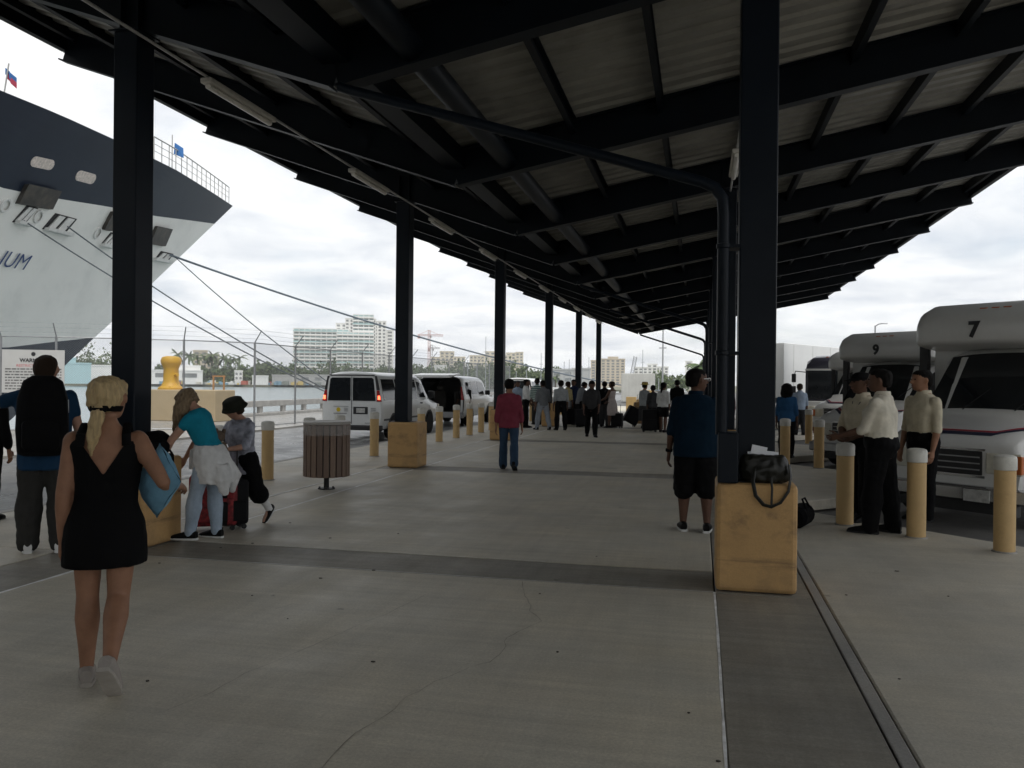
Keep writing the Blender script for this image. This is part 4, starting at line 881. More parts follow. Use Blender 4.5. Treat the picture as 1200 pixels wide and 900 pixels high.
def make_van(loc, lab, grp, lit=True):
    t_ = thing('passenger_van', lab, 'van', loc, 0, grp); L_ = 5.68
    ys = [.0, .03, .09, .2, .8, 1.6, 2.4, 3.2, 3.75, 4.0, 4.2, 4.45, 4.75, 5.0, 5.3, 5.5, 5.62, 5.68]; scs = [.955, .98, .995] + [1]*12 + [.99, .96, .92]
    scs = scs[:len(ys)]
    b_ = MB(); b_.loft([van_sh.ring(y, s_) for y, s_ in zip(ys, scs)]); b_.build('body', M_VWHITE, t_, smooth=40)
    for sd_ in (1, -1):
        for nm, poly in (('side_window', [(.16, 1.22), (1.27, 1.22), (1.27, 1.86), (.22, 1.86)]), ('side_window', [(1.35, 1.22), (2.54, 1.22), (2.54, 1.86), (1.35, 1.86)]), ('side_window', [(2.60, 1.22), (3.24, 1.22), (3.24, 1.86), (2.60, 1.86)]), ('front_window', [(3.36, 1.26), (4.42, 1.26), (3.98, 1.72), (3.36, 1.80)])):
            van_sh.patch(poly, sd_).build(nm, M_VGLASS, t_, smooth=60)
        for poly in ([(3.28, .45), (3.295, .45), (3.295, 1.88), (3.28, 1.88)], [(4.36, .45), (4.375, .45), (4.375, 1.24), (4.36, 1.24)], [(1.30, .45), (1.315, .45), (1.315, 1.88), (1.30, 1.88)], [(.15, .60), (5.3, .60), (5.3, .66), (.15, .66)]):
            van_sh.patch(poly, sd_, .003, 3).build('door_seam', M_SEAM, t_, smooth=60)
        van_sh.patch([(3.45, 1.05), (3.62, 1.05), (3.62, 1.10), (3.45, 1.10)], sd_, .025, 2).build('door_handle', M_TRIM, t_)
        b_ = MB(); b_.box(.98, 1.22, 4.22, 4.32, 1.22, 1.48, 0, Matrix.Scale(sd_, 4, (1, 0, 0))); o = b_.build('mirror', M_TRIM, t_, bevel=.03)
        # tail lamp column wrapping the corner
        b_ = MB(); b_.prism([(.80, 1.18), (.955, 1.18), (.88, 1.52), (.80, 1.52)], -.012, .05, 'y', 0, Matrix.Scale(sd_, 4, (1, 0, 0))); o = b_.build('tail_lamp', M_RED, t_, smooth=0, bevel=.01)
        if lit: b_ = MB(); b_.prism([(.845, 1.24), (.925, 1.24), (.91, 1.36), (.845, 1.36)], -.016, -.0125, 'y', 0, Matrix.Scale(sd_, 4, (1, 0, 0))); b_.build('brake_light', M_LITR, o, smooth=0)
        b_ = MB(); b_.prism([(.80, 1.525), (.885, 1.525), (.79, 1.95), (.74, 1.95)], -.010, .05, 'y', 0, Matrix.Scale(sd_, 4, (1, 0, 0))); b_.build('corner_pillar', M_TRIM, t_, smooth=0)
        # rear doors and windows
        b_ = MB(); b_.prism([(.035, 1.20), (.775, 1.20), (.70, 1.86), (.64, 1.90), (.035, 1.90)], -.013, .02, 'y', 0, Matrix.Scale(sd_, 4, (1, 0, 0))); o = b_.build('rear_window', M_VGLASS, t_, smooth=0, bevel=.01)
        b_ = MB(); b_.box(.44, .70, -.03, .02, .53, .545, 0, Matrix.Scale(sd_, 4, (1, 0, 0))); b_.build('badge', M_CHROME, t_, smooth=0)
        b_ = MB(); b_.box(.55, .93, 5.60, 5.72, .80, 1.0, 0, Matrix.Scale(sd_, 4, (1, 0, 0))); b_.build('headlight', M_HEAD, t_, bevel=.02)
        for y in (.98, 4.4):
            arch = MB(); arch.lathe([(.44, -.012), (.44, .012)], 28, M=Matrix.Translation((sd_ * .985, y, .40)) @ Matrix.Rotation(R(90), 4, 'Y')); arch.build('wheel_arch', M_TRIM, t_)
            wheel(t_, sd_ * .90, y, .38, .25)
    b_ = MB(); b_.box(-.008, .008, -.016, .02, .5, 1.93); b_.build('door_seam', M_SEAM, t_, smooth=0)
    b_ = MB(); b_.box(-.72, .72, -.014, .03, 1.955, 1.99); b_.build('roof_lip', M_TRIM, t_, smooth=0)
    b_ = MB(); b_.box(.06, .52, -.02, .02, .80, 1.02); o = b_.build('plate_recess', M_TRIM, t_, smooth=0, bevel=.01)
    b_ = MB(); b_.box(.16, .44, -.026, -.021, .84, .98); b_.build('licence_plate', M_PLATE, o, smooth=0)
    b_ = MB(); b_.box(-.97, .97, -.14, .12, .32, .47); b_.build('bumper', M_TRIM, t_, smooth=0, bevel=.03)
    b_ = MB(); b_.box(-.45, .45, 5.66, 5.74, .62, .95); b_.build('grille', M_TRIM, t_, smooth=0, bevel=.02); b_ = MB(); b_.box(-.95, .95, 5.6, 5.78, .36, .58); b_.build('front_bumper', M_TRIM, t_, bevel=.04)
    # stickers and print on the left rear door
    b_ = MB(); b_.lathe([(.065, -.003), (.065, .003)], 18, M=Matrix.Translation((-.42, -.018, .93)) @ Matrix.Rotation(R(90), 4, 'X')); b_.build('sticker', M_STY, t_)
    b_ = MB(); b_.box(-.58, -.10, -.018, -.013, 1.02, 1.035); b_.box(-.58, -.15, -.018, -.013, .80, .83)
    for k in range(3): b_.box(-.24, -.12, -.018, -.013, .88 + k*.04, .90 + k*.04)
    for k in range(4): b_.box(.62, .78, -.018, -.013, .82 + k*.05, .84 + k*.05)
    tag(b_.build('small_print', mat('grey_print', (.28, .28, .28), .6) if 'grey_print' not in MATS else MATS['grey_print'], t_, smooth=0), kind='stuff')
    # windscreen
    b_ = MB(); vs = []
    for j in range(5):
        y = 4.05 + (4.70 - 4.05) * j / 4; z = van_sh.zt(y) + .008; hw = .74 + .10 * j / 4; vs += [(hw * (i/4 - 1), y, z - .055*abs(i/4 - 1)**2) for i in range(9)]
    b_.add(vs, [(j*9 + i, j*9 + i + 1, (j+1)*9 + i + 1, (j+1)*9 + i) for j in range(4) for i in range(8)]); b_.build('windscreen', M_VGLASS, t_)
    return t_
ROADZ = -.158
make_van((-10.25, 23.3, ROADZ), 'white passenger van with lit brake lights waiting by the kerb', 'vans along the kerb')
v3 = make_van((-11.0, 50.0, ROADZ), 'white passenger van parked behind the woman in pink', 'vans along the kerb', False)
# white sport utility with its tailgate raised
SP = [(.86, .33), (.93, .45), (.955, .70), (.965, .95), (.95, 1.08), (.90, 1.3), (.82, 1.62), (.76, 1.72), (.6, 1.79), (.3, 1.825), (0, 1.83)]
suv_sh = Shell(SP, lin([(0, 1.80), (.1, 1.83), (3.0, 1.81), (3.3, 1.73), (4.0, 1.13), (4.7, 1.0), (4.95, .85), (5.2, .8)]), .95, lin([(0, .98), (.1, 1), (4.3, 1), (4.8, .95), (5, .86), (5.2, .8)]))
su = thing('sport_utility_car', 'white sport utility car with its tailgate raised and dark boot open', 'car', (-10.25, 32.0, ROADZ), 0); su.scale = (1.08, 1.05, 1.13)
ys = [0, .05, .3, .9, 1.6, 2.3, 3.0, 3.3, 3.65, 4.0, 4.4, 4.7, 4.87, 4.95]
b_ = MB(); b_.loft([suv_sh.ring(y, 1 if y < 4.8 else (.97 if y < 4.9 else .93)) for y in ys], caps=False); k = len(suv_sh.ring(0)); b_.f.append([(len(ys)-1)*k + i for i in range(k)]); b_.m.append(0); b_.build('body', M_VWHITE, su, smooth=40)
b_ = MB(); rr = [[(x*.94, y, .5 + (z - .5)*.95 if z > .5 else .52) for x, y, z in suv_sh.ring(y)] for y in (.01, .6, 1.6, 2.4)]; b_.loft(rr, caps=False); k = len(rr[0]); b_.f.append([3*k + i for i in range(k)]); b_.m.append(0); b_.build('cargo_liner', M_TRIM, su, smooth=40)
b_ = MB(); b_.prism([(-.88, .45), (-.9, .95), (-.82, .95), (-.8, .52), (.8, .52), (.82, .95), (.9, .95), (.88, .45)], -.01, .04, 'y'); b_.build('sill_frame', M_VWHITE, su, smooth=0)
for x in (-.42, .42): b_ = MB(); b_.box(x - .26, x + .26, 1.3, 1.42, .6, 1.25); b_.box(x - .13, x + .13, 1.31, 1.41, 1.27, 1.45); b_.build('seat_back', mat('seat_cloth', (.05, .045, .04), .9) if 'seat_cloth' not in MATS else MATS['seat_cloth'], su, bevel=.05)
Mx = Matrix.Translation((0, .05, 1.83)) @ Matrix.Rotation(R(3), 4, 'X')
b_ = MB(); b_.box(-.78, .78, -1.05, 0, .0, .06, 0, Mx); b_.prism([(-.78, -1.05), (.78, -1.05), (.7, -1.25), (-.7, -1.25)], -.04, .06, 'z', 0, Mx); o = b_.build('tailgate', M_VWHITE, su, smooth=0, bevel=.025)
b_ = MB(); b_.box(-.66, .66, -.62, -.08, -.012, -.001, 0, Mx); b_.build('gate_window', M_VGLASS, o, smooth=0)
b_ = MB(); b_.box(-.72, .72, -1.0, -.66, -.02, -.001, 0, Mx); b_.build('gate_trim', M_TRIM, o, smooth=0)
for sd_ in (1, -1):
    S_ = Matrix.Scale(sd_, 4, (1, 0, 0))
    for nm, poly in (('side_window', [(.30, 1.14), (1.05, 1.14), (1.05, 1.60), (.45, 1.58)]), ('side_window', [(1.15, 1.14), (2.05, 1.14), (2.05, 1.62), (1.15, 1.61)]), ('front_window', [(2.14, 1.14), (3.45, 1.14), (3.02, 1.58), (2.14, 1.62)])): suv_sh.patch(poly, sd_).build(nm, M_VGLASS, su, smooth=60)
    for poly in ([(1.1, .45), (1.115, .45), (1.115, 1.66), (1.1, 1.66)], [(2.09, .45), (2.105, .45), (2.105, 1.66), (2.09, 1.66)]): suv_sh.patch(poly, sd_, .003, 3).build('door_seam', M_SEAM, su, smooth=60)
    b_ = MB(); b_.box(.96, 1.16, 3.05, 3.15, 1.10, 1.28, 0, S_); b_.build('mirror', M_TRIM, su, bevel=.03)
    b_ = MB(); b_.prism([(.83, .95), (.93, .95), (.86, 1.42), (.80, 1.42)], -.015, .05, 'y', 0, S_); b_.build('tail_lamp', M_RED, su, smooth=0)
    b_ = MB(); b_.box(.55, .88, 4.82, 4.97, .72, .90, 0, S_); b_.build('headlight', M_HEAD, su, bevel=.03)
    for y in (.88, 3.85):
        arch = MB(); arch.lathe([(.42, -.012), (.42, .012)], 26, M=Matrix.Translation((sd_*.95, y, .38)) @ Matrix.Rotation(R(90), 4, 'Y')); arch.build('wheel_arch', M_TRIM, su); wheel(su, sd_*.87, y, .36, .24)
b_ = MB(); b_.box(-.93, .93, -.14, .1, .30, .52); b_.build('bumper', mat('bumper_grey', (.33, .33, .33), .5), su, bevel=.04)

# shuttle buses, heading along local +y, nose at the origin
def make_bus(N_, head, num, lab, numx=-.05):
    t_ = thing('shuttle_bus', lab, 'bus', (N_[0], N_[1], -.17), head, 'shuttle buses in the bays')
    # coach body with rounded edges
    def rr_ring(y, hw, z0, z1, r_=.16, n_=5):
        pts = []
        for cx, cz, a0 in ((hw - r_, z0 + .04, -90), (hw - r_, z1 - r_, 0), (-hw + r_, z1 - r_, 90), (-hw + r_, z0 + .04, 180)):
            q = r_ if cz > z0 + .1 else .04
            for i in range(n_ + 1):
                a = R(a0 + 90 * i / n_); pts.append((cx + q*math.cos(a) if q == r_ else (cx + (r_ - .04)*(1 if cx > 0 else -1)) + q*math.cos(a), y, cz + q*math.sin(a)))
        return pts
    b_ = MB(); b_.loft([rr_ring(-1.75, 1.17, .42, 3.05), rr_ring(-4, 1.18, .42, 3.08), rr_ring(-7.2, 1.18, .42, 3.08), rr_ring(-7.3, 1.12, .46, 3.0)]); b_.build('coach_body', M_BUSW, t_, smooth=40)
    for sd_ in (1, -1):
        for k in range(5):
            b_ = MB(); b_.box(sd_*1.183 - .006, sd_*1.183 + .006, -6.9 + k*.98, -6.05 + k*.98, 1.35, 2.25); b_.build('side_window', M_VGLASS, t_, smooth=0, bevel=.004)
        b_ = MB(); b_.box(sd_*1.183 - .004, sd_*1.183 + .004, -7.1, -1.9, 1.0, 1.08); b_.build('side_stripe', M_REDS, t_, smooth=0)
    # raised front cap overhanging the cab
    def cap_ring(y, hw, z0, z1, r_): return rr_ring(y, hw, z0, z1, r_)
    b_ = MB(); b_.loft([cap_ring(-1.755, 1.172, 2.36, 3.055, .2), cap_ring(-1.45, 1.165, 2.39, 3.03, .22), cap_ring(-1.22, 1.14, 2.42, 2.95, .22), cap_ring(-1.10, 1.09, 2.45, 2.84, .18), cap_ring(-1.06, 1.0, 2.49, 2.74, .11)]); cap = b_.build('front_cap', M_BUSW, t_, smooth=60)
    for x in (-.16, 0, .16): b_ = MB(); b_.box(x - .055, x + .055, -1.26, -1.19, 2.905, 2.94); b_.build('marker_light', M_AMB, cap, smooth=0, bevel=.008)
    for x in (-.95, .95): b_ = MB(); b_.box(x - .05, x + .05, -1.30, -1.22, 2.85, 2.89); b_.build('marker_light', M_AMB, cap, smooth=0, bevel=.008)
    if num:
        o = link('number', text_mesh(num, .30, M_BLACK, .012, 0, .012), cap, loc=(numx, -1.05, 2.62)); o.rotation_euler = (R(90), 0, R(180))
    # cab
    CP = [(.86, .40), (.96, .5), (1.0, .8), (1.0, 1.05), (.985, 1.16), (.96, 1.30), (.92, 1.75), (.88, 2.1), (.85, 2.28), (.6, 2.37), (0, 2.38)]
    cz = lin([(-1.8, 2.38), (-1.56, 2.36), (-1.0, 1.46), (-.9, 1.39), (-.3, 1.22), (-.06, 1.12), (.0, 1.0), (1, .9)])
    cw = lin([(-2, 1.0), (-.8, 1.0), (-.15, .97), (0, .92), (1, .9)]); sh = Shell(CP, cz, .95, cw)
    b_ = MB(); b_.loft([sh.ring(y) for y in (-1.76, -1.66, -1.5, -1.25, -1.0, -.9, -.6, -.3, -.12, -.04, 0.0)]); cab = b_.build('cab', M_BUSW, t_, smooth=40)
    vs = []
    for j in range(6):
        y = -1.52 + (.49) * j / 5; z = cz(y) + .012; hw = .76 + .16 * j / 5; vs += [(hw * (i/5 - 1), y, z - .05*abs(i/5 - 1)**2.5 ) for i in range(11)]
    b_ = MB(); b_.add(vs, [(j*11 + i, j*11 + i + 1, (j+1)*11 + i + 1, (j+1)*11 + i) for j in range(5) for i in range(10)]); ws = b_.build('windscreen', M_VGLASS, t_)
    for x in (-.35, .35): b_ = MB(); b_.tube([(x, -1.02, 1.50), (x - .3, -1.20, 1.80)], .008, 5); b_.build('wiper', M_TRIM, ws)
    b_ = MB(); b_.box(-.2, -.02, -1.3, -1.2, 1.52, 1.6)
    for sd_ in (1, -1):
        S_ = Matrix.Scale(sd_, 4, (1, 0, 0))
        sh.patch([(-1.72, 1.42), (-1.14, 1.42), (-1.50, 2.05), (-1.72, 2.15)], sd_).build('door_window', M_VGLASS, cab, smooth=60)
        b_ = MB(); b_.box(.50, .93, -.07, .015, .72, .99, 0, S_); o = b_.build('headlight', M_HEAD, t_, smooth=0, bevel=.02)
        b_ = MB(); b_.box(.80, .94, -.05, .022, .74, .97, 0, S_); b_.build('turn_signal', M_AMB, o, smooth=0, bevel=.015)
        if sd_ < 0: b_ = MB(); b_.tube([(.99, -1.05, 1.45), (1.28, -.95, 1.55), (1.30, -.95, 1.75)], .016, 6, 0, S_); o = b_.build('mirror_arm', M_TRIM, t_); b_ = MB(); b_.box(1.20, 1.40, -.99, -.93, 1.40, 1.86, 0, S_); b_.build('mirror', M_TRIM, o, bevel=.03)
        wheel(t_, sd_*.86, -.85, .38, .24); wheel(t_, sd_*.95, -5.6, .38, .3)
    b_ = MB(); b_.box(-.46, .46, -.03, .012, .69, 1.0); gl = b_.build('grille', M_TRIM, t_, smooth=0, bevel=.015)
    for z in (.76, .84, .92): b_ = MB(); b_.box(-.43, .43, .0125, .022, z - .008, z + .008); b_.build('grille_bar', M_RIM, gl, smooth=0)
    b_ = MB(); b_.box(-.49, .49, -.02, .008, 1.002, 1.03); b_.box(-.49, .49, -.02, .008, .655, .688); b_.build('grille_frame', M_CHROME, gl, smooth=0)
    b_ = MB(); b_.loft([[(x, .10 - .10*abs(x)**3, z) , (x, .14 - .10*abs(x)**3, z + .03), (x, .14 - .10*abs(x)**3, z + .17), (x, .10 - .1*abs(x)**3, z + .20), (x, -.02, z + .2), (x, -.02, z)] for x, z in [(-1.04 + i*.208, .36) for i in range(11)]]); bp = b_.build('bumper', M_CHROME if num == '7' else M_RIM, t_, smooth=50)
    b_ = MB(); b_.box(-.9, .9, -.05, .06, .22, .355); b_.build('air_dam', M_TRIM, bp, smooth=0)
    b_ = MB(); b_.box(-.62, -.30, .135, .148, .37, .52); b_.build('licence_plate', M_PLATE, bp, smooth=0)
    # hood stripes
    for (yo, wd, m) in ((-.38, .065, M_REDS), (-.30, .085, M_NAVS)):
        b_ = MB(); path = [(-.96, yo - .5), (-.45, yo), (.45, yo), (.96, yo - .5)]; vs = []
        pts = []
        for (xa, ya_), (xb, yb_) in zip(path, path[1:]): pts += [(xa + (xb-xa)*i/6, ya_ + (yb_-ya_)*i/6) for i in range(6)]
        pts.append(path[-1])
        for x, y in pts:
            for q in (y, y + wd):
                h = sh.half(q); zz_ = None; hh = [(a, z) for a, z in h][::-1]
                for (x0, z0), (x1, z1) in zip(hh, hh[1:]):
                    if x0 <= abs(x) <= x1: zz_ = z0 + (z1 - z0) * (abs(x) - x0) / (x1 - x0); break
                vs.append((x, q, (zz_ if zz_ is not None else 1.0) + .006))
        b_.add(vs, [(2*i, 2*i+1, 2*i+3, 2*i+2) for i in range(len(pts)-1)]); b_.build('hood_stripe', m, cab, smooth=0)
    # folded open entry door, dark glass in a frame, standing out from the coach's right flank
    b_ = MB(); b_.box(1.22, 1.35, -1.72, -1.62, .6, 2.85); b_.build('entry_door', M_TRIM, t_, smooth=0, bevel=.01)
    return t_
HB = R(180 - 44)                      # heading (-.69, -.72)
make_bus((3.18, 11.9), HB, '7', 'white shuttle bus numbered 7 with red and navy stripes on its hood', .22)
make_bus((3.18, 19.0), HB, '9', 'white shuttle bus numbered 9 behind the drivers', .12)
make_bus((4.55, 30.2), HB, '', 'white shuttle bus half hidden behind bus 9')
# dark fronted coach
M_COACH = mat('coach_dark', (.035, .035, .05), .35, 0, .1, 1, coat=.4)
ct = thing('coach', 'dark fronted touring coach with tall mirrors behind the shuttle buses', 'coach', (6.0, 42.0, -.17), R(180 - 35))
b_ = MB(); b_.loft([[(x*s_, y, .35 + (z - .35)*zs) for x, z in ((1.2, .35), (1.27, .6), (1.27, 2.7), (1.18, 3.1), (.9, 3.28), (-.9, 3.28), (-1.18, 3.1), (-1.27, 2.7), (-1.27, .6), (-1.2, .35))] for y, s_, zs in ((0, .93, .90), (-.12, .97, .95), (-.5, 1, .985), (-1.2, 1, 1), (-11, 1, 1))]); b_.build('body', M_COACH, ct, smooth=40)
b_ = MB(); b_.prism([(-1.1, 1.15), (1.1, 1.15), (1.08, 2.5), (-1.08, 2.5)], -.1, .02, 'y'); b_.build('windscreen', M_VGLASS, ct, smooth=0, bevel=.02)
b_ = MB(); b_.box(-1.19, 1.19, -.1, .03, 2.53, 2.62); b_.build('visor_band', M_BUSW, ct, smooth=0); b_ = MB(); b_.box(-1.15, 1.15, -.1, .05, .4, 1.05); b_.build('front_panel', M_BUSW, ct, smooth=0, bevel=.03)
for k in range(3): b_ = MB(); b_.box(-.2 + k*.2 - .05, -.2 + k*.2 + .05, -.3, -.22, 3.14, 3.2); b_.build('marker_light', M_AMB, ct, smooth=0)
for sd_ in (1, -1):
    S_ = Matrix.Scale(sd_, 4, (1, 0, 0)); b_ = MB(); b_.tube([(1.2, -.1, 2.45), (1.55, .3, 2.5), (1.6, .35, 2.2)], .025, 6, 0, S_); o = b_.build('mirror_arm', M_TRIM, ct)
    for z in (1.95, 1.35): b_ = MB(); b_.box(1.5, 1.72, .30, .38, z, z + .42, 0, S_); b_.build('mirror', M_TRIM, o, bevel=.03)
    b_ = MB(); b_.box(.65, 1.08, -.08, .07, .62, .82, 0, S_); b_.build('headlight', M_HEAD, ct, bevel=.03)
    wheel(ct, sd_*1.1, -2.4, .5, .3); wheel(ct, sd_*1.1, -8.2, .5, .3)
    for k in range(6): b_ = MB(); b_.box(sd_*1.272 - .006, sd_*1.272 + .006, -10.5 + k*1.5, -9.15 + k*1.5, 1.5, 2.6); b_.build('side_window', M_VGLASS, ct, smooth=0)
# white box trailer
A_, B_ = Vector((4.53, 48.1, 0)), Vector((9.74, 56.8, 0)); dr = (B_ - A_).normalized(); tr = thing('box_trailer', 'big plain white box trailer behind the coach', 'trailer', (A_.x, A_.y, -.17), math.atan2(dr.y, dr.x) )
b_ = MB(); b_.box(0, 10.2, 0, 2.5, 1.1, 4.16); b_.build('box', mat('trailer_white', (.74, .75, .74), .4, 0, .03, .8), tr, smooth=0, bevel=.03)
for k in range(4): b_ = MB(); b_.box(1.2 + k*2.5, 1.215 + k*2.5, -.012, -.0005, 1.15, 4.1); b_.build('rivet_seam', M_WHITE, tr, smooth=0)
b_ = MB(); b_.box(.05, 10.15, -.03, -.001, 1.08, 1.2); b_.build('side_rail', M_RIM, tr, smooth=0); b_ = MB(); b_.box(.3, 9.9, .7, 1.8, .8, 1.09); b_.build('chassis', M_TRIM, tr, smooth=0)
for y in (.3, 2.2):
    for x in (7.6, 8.9):
        b_ = MB(); b_.lathe([(.28, -.14), (.48, -.14), (.5, -.1), (.5, .1), (.48, .14), (.28, .14)], 24, M=Matrix.Translation((x, y, .5)) @ Matrix.Rotation(R(90), 4, 'X')); b_.build('wheel', M_TYRE, tr)

# ------------------------------------------------------------------ people
def ease_noise(p, s_): return noise.noise(Vector(p) * s_)
def remesh(b_, vox, smooth=3):
    me = bpy.data.meshes.new('t'); me.from_pydata(b_.v, [], b_.f)
    bm = bmesh.new(); bm.from_mesh(me); bmesh.ops.recalc_face_normals(bm, faces=bm.faces); bm.to_mesh(me); bm.free()
    o = bpy.data.objects.new('t', me); TMP.collection.objects.link(o)
    m = o.modifiers.new('r', 'REMESH'); m.mode = 'VOXEL'; m.voxel_size = vox; m.use_smooth_shade = True
    if smooth: q = o.modifiers.new('s', 'SMOOTH'); q.factor = .5; q.iterations = smooth
    TMPV.update(); out = bpy.data.meshes.new_from_object(o.evaluated_get(TMPV.depsgraph), depsgraph=TMPV.depsgraph)
    bpy.data.objects.remove(o); bpy.data.meshes.remove(me); return out
def ring_at(c, xa, ya, rx, ry, n_=16, pw=2.2):
    out = []
    for k in range(n_):
        a = 2*math.pi*k/n_; ca, sa = math.cos(a), math.sin(a)
        out.append(c + xa * rx * math.copysign(abs(ca) ** (2/pw), ca) + ya * ry * math.copysign(abs(sa) ** (2/pw), sa))
    return out
def limb(b_, pts, rad, n_=12, mi=0):
    """tapered round limb through pts, rounded ends"""
    b_.tube(pts, rad, n_, mi)
    for p, r_ in ((pts[0], rad[0]), (pts[-1], rad[-1])): b_.ball(p, r_ * .98, n_, 6, mi)
def subdiv(pts, rad, k=3):
    P, Q = [], []
    for i in range(len(pts) - 1):
        for j in range(k): t = j / k; P.append(pts[i].lerp(pts[i+1], t)); Q.append(rad[i] + (rad[i+1]-rad[i]) * t)
    P.append(pts[-1]); Q.append(rad[-1]); return P, Q
SKIN = {k: mat('skin_' + k, c, .55, 0, .14, 12, .12, 90, spec=.3) for k, c in dict(fair=(.42, .24, .17), tan=(.27, .14, .085), brown=(.11, .057, .037), dark=(.075, .042, .03)).items()}
M_HAIRB = mat('hair_black', (.006, .005, .0045), .7, 0, .3, 20, .5, 60, stretch=(30, 30, 4), spec=.12); M_HAIRBR = mat('hair_brown', (.03, .019, .012), .7, 0, .35, 20, .5, 60, stretch=(30, 30, 4), spec=.15); M_BLOND = mat('hair_blond', (.50, .37, .19), .48, 0, .3, 2, .6, 30, stretch=(30, 30, 3), dirt=(.22, .15, .08), dscale=1.5, damt=.6); M_DBLOND = mat('hair_dark_blond', (.20, .14, .08), .5, 0, .4, 2, .6, 30, stretch=(30, 30, 3), dirt=(.45, .34, .2), dscale=1.6, damt=.6)
M_EYE = mat('eye_dark', (.02, .015, .012), .2); M_LIP = mat('lip', (.25, .1, .08), .5)
CL = {}
def cloth(name, c, rough=.85, var=.15, bump=.35):
    if name not in CL: CL[name] = mat('cloth_' + name, c, rough, 0, var, 9, bump, 26, fine=.12, spec=.12)
    return CL[name]
def person(label, x, y, face, h=1.72, sex='m', z=0.0, skin='brown', legs=None, arms=None, lean=0.0, tilt=0.0, headyaw=0.0, headpitch=0.0, top=None, sleeve=.55, bottom=None, blen=1.0, flare=0.0, bfat=1.0,
           shoe=None, hair=None, hairstyle='short', group=None, vox=.016, dress=None, girth=1.0, hem=.02, eyes=False, extra=None, name='person', tuck=False, collar=False, cut=None, topcut=None):
    t_ = thing(name, label, 'person', (x, y, z), face, group)
    h = h * 1.018; f = sex == 'f'; hw = (.050 if not f else .052) * h; sw = (.112 if not f else .098) * h
    legs = legs or {}; arms = arms or {}
    Lg = dict(l=(4, 2, 3, 0), r=(-4, 2, 3, 0)); Lg.update(legs)           # hip pitch forward, abduction, knee bend, heel lift (degrees)
    Ar = dict(l=(0, 8, 10, 0), r=(0, 8, 10, 0)); Ar.update(arms)           # shoulder pitch, abduction, forearm pitch, forearm inward turn
    hip0 = Vector((0, 0, .525 * h)); J = {}
    def leg_solve(s_, sg, kx=0.0):
        hp, ab, kn, heel = [R(q) for q in Lg[s_]]; kn += R(kx); hj = hip0 + Vector((sg * hw, 0, 0))
        d1 = Vector((sg * math.sin(ab), math.sin(hp), -math.cos(hp) * math.cos(ab))).normalized(); kj = hj + d1 * .245 * h
        a2 = hp - kn; d2 = Vector((sg * math.sin(ab) * .4, math.sin(a2), -math.cos(a2))).normalized(); aj = kj + d2 * .24 * h
        toe = Vector((sg * .12, math.cos(heel), -math.sin(heel))).normalized(); return (hj, kj, aj, toe)
    def leg_low(q): return min(q[2].z - .043 * h, (q[2] + q[3] * .115 * h).z - .028 * h)
    J = {'l': leg_solve('l', -1), 'r': leg_solve('r', 1)}
    for s_, o_, sg in (('l', 'r', -1), ('r', 'l', 1)):              # bend the knee of a lifted heel until its toe is level with the other sole
        kx = 0
        while Lg[s_][3] > 0 and Lg[o_][3] == 0 and leg_low(J[s_]) < leg_low(J[o_]) and kx < 60: kx += 1; J[s_] = leg_solve(s_, sg, kx)
    low = min(leg_low(J[s_]) for s_ in 'lr'); dz = -low
    hip0 = hip0 + Vector((0, 0, dz)); J = {k: (a + Vector((0, 0, dz)), b + Vector((0, 0, dz)), c + Vector((0, 0, dz)), d) for k, (a, b, c, d) in J.items()}
    # spine
    def spine(u):                       # u in fractions of height above the hips; returns centre, right axis, forward axis, up axis
        k = min(1, max(0, u / .14)); a = R(lean) * (.35 + .65 * k); tl = R(tilt) * k; n_ = 8; p = hip0.copy(); 
        for i in range(n_):
            uu = u * (i + .5) / n_; kk = min(1, max(0, uu / .14)); aa = R(lean) * (.35 + .65 * kk); tt = R(tilt) * kk
            p = p + Vector((math.sin(tt), math.sin(aa), math.cos(aa) * math.cos(tt))) * (u / n_ * h)
        up = Vector((math.sin(tl), math.sin(a), math.cos(a) * math.cos(tl))).normalized(); rt = Vector((1, 0, 0)); rt = (rt - up * rt.dot(up)).normalized(); return p, rt, up.cross(rt), up
    G = girth
    if f: TR = [(-.075, .070, .060, -.004), (-.04, .094, .070, -.010), (0, .100, .072, -.010), (.05, .090, .062, -.002), (.095, .076*G, .054, .004), (.15, .082*G, .060, .006), (.20, .090*G, .066, .010), (.245, .092*G, .058, .002), (.272, .080, .048, -.006), (.292, .060, .040, -.008), (.308, .042, .035, -.008), (.330, .031, .033, -.004)]
    else: TR = [(-.075, .072, .060, 0), (-.04, .090, .064, -.006), (0, .094*G, .068*G, -.004), (.05, .092*G, .066*G, .002), (.10, .090*G, .064*G, .006), (.155, .097*G, .068*G, .006), (.21, .106*G, .070*G, .006), (.248, .104*(.6+.4*G), .062, .0), (.274, .090, .052, -.006), (.294, .068, .046, -.008), (.311, .048, .041, -.006), (.330, .037, .038, -.003)]
    def torso(b_, u0, u1, e=0.0, k=1.0, mi=0, straight=False):
        rings = []
        us = sorted(set([u0, u1] + [q[0] for q in TR if u0 < q[0] < u1]))
        for u in us:
            i = 0
            while i < len(TR) - 2 and TR[i+1][0] < u: i += 1
            A, B = TR[i], TR[i+1]; tt = (u - A[0]) / (B[0] - A[0]); v = [A[q] + (B[q]-A[q]) * tt for q in range(4)]
            if straight and u < 0: v = [q[:] for q in [list(TR[2])]][0]
            c, rt, fw, up = spine(u); rings.append(ring_at(c + fw * v[3] * h, rt, fw, v[1] * h * k + e, v[2] * h * k + e))
        b_.loft(rings, mi)
    TH = [(.057 if f else .056) * h * (.7 + .3*G), .048 * h, .0345 * h, .0385 * h, .027 * h, .0205 * h]
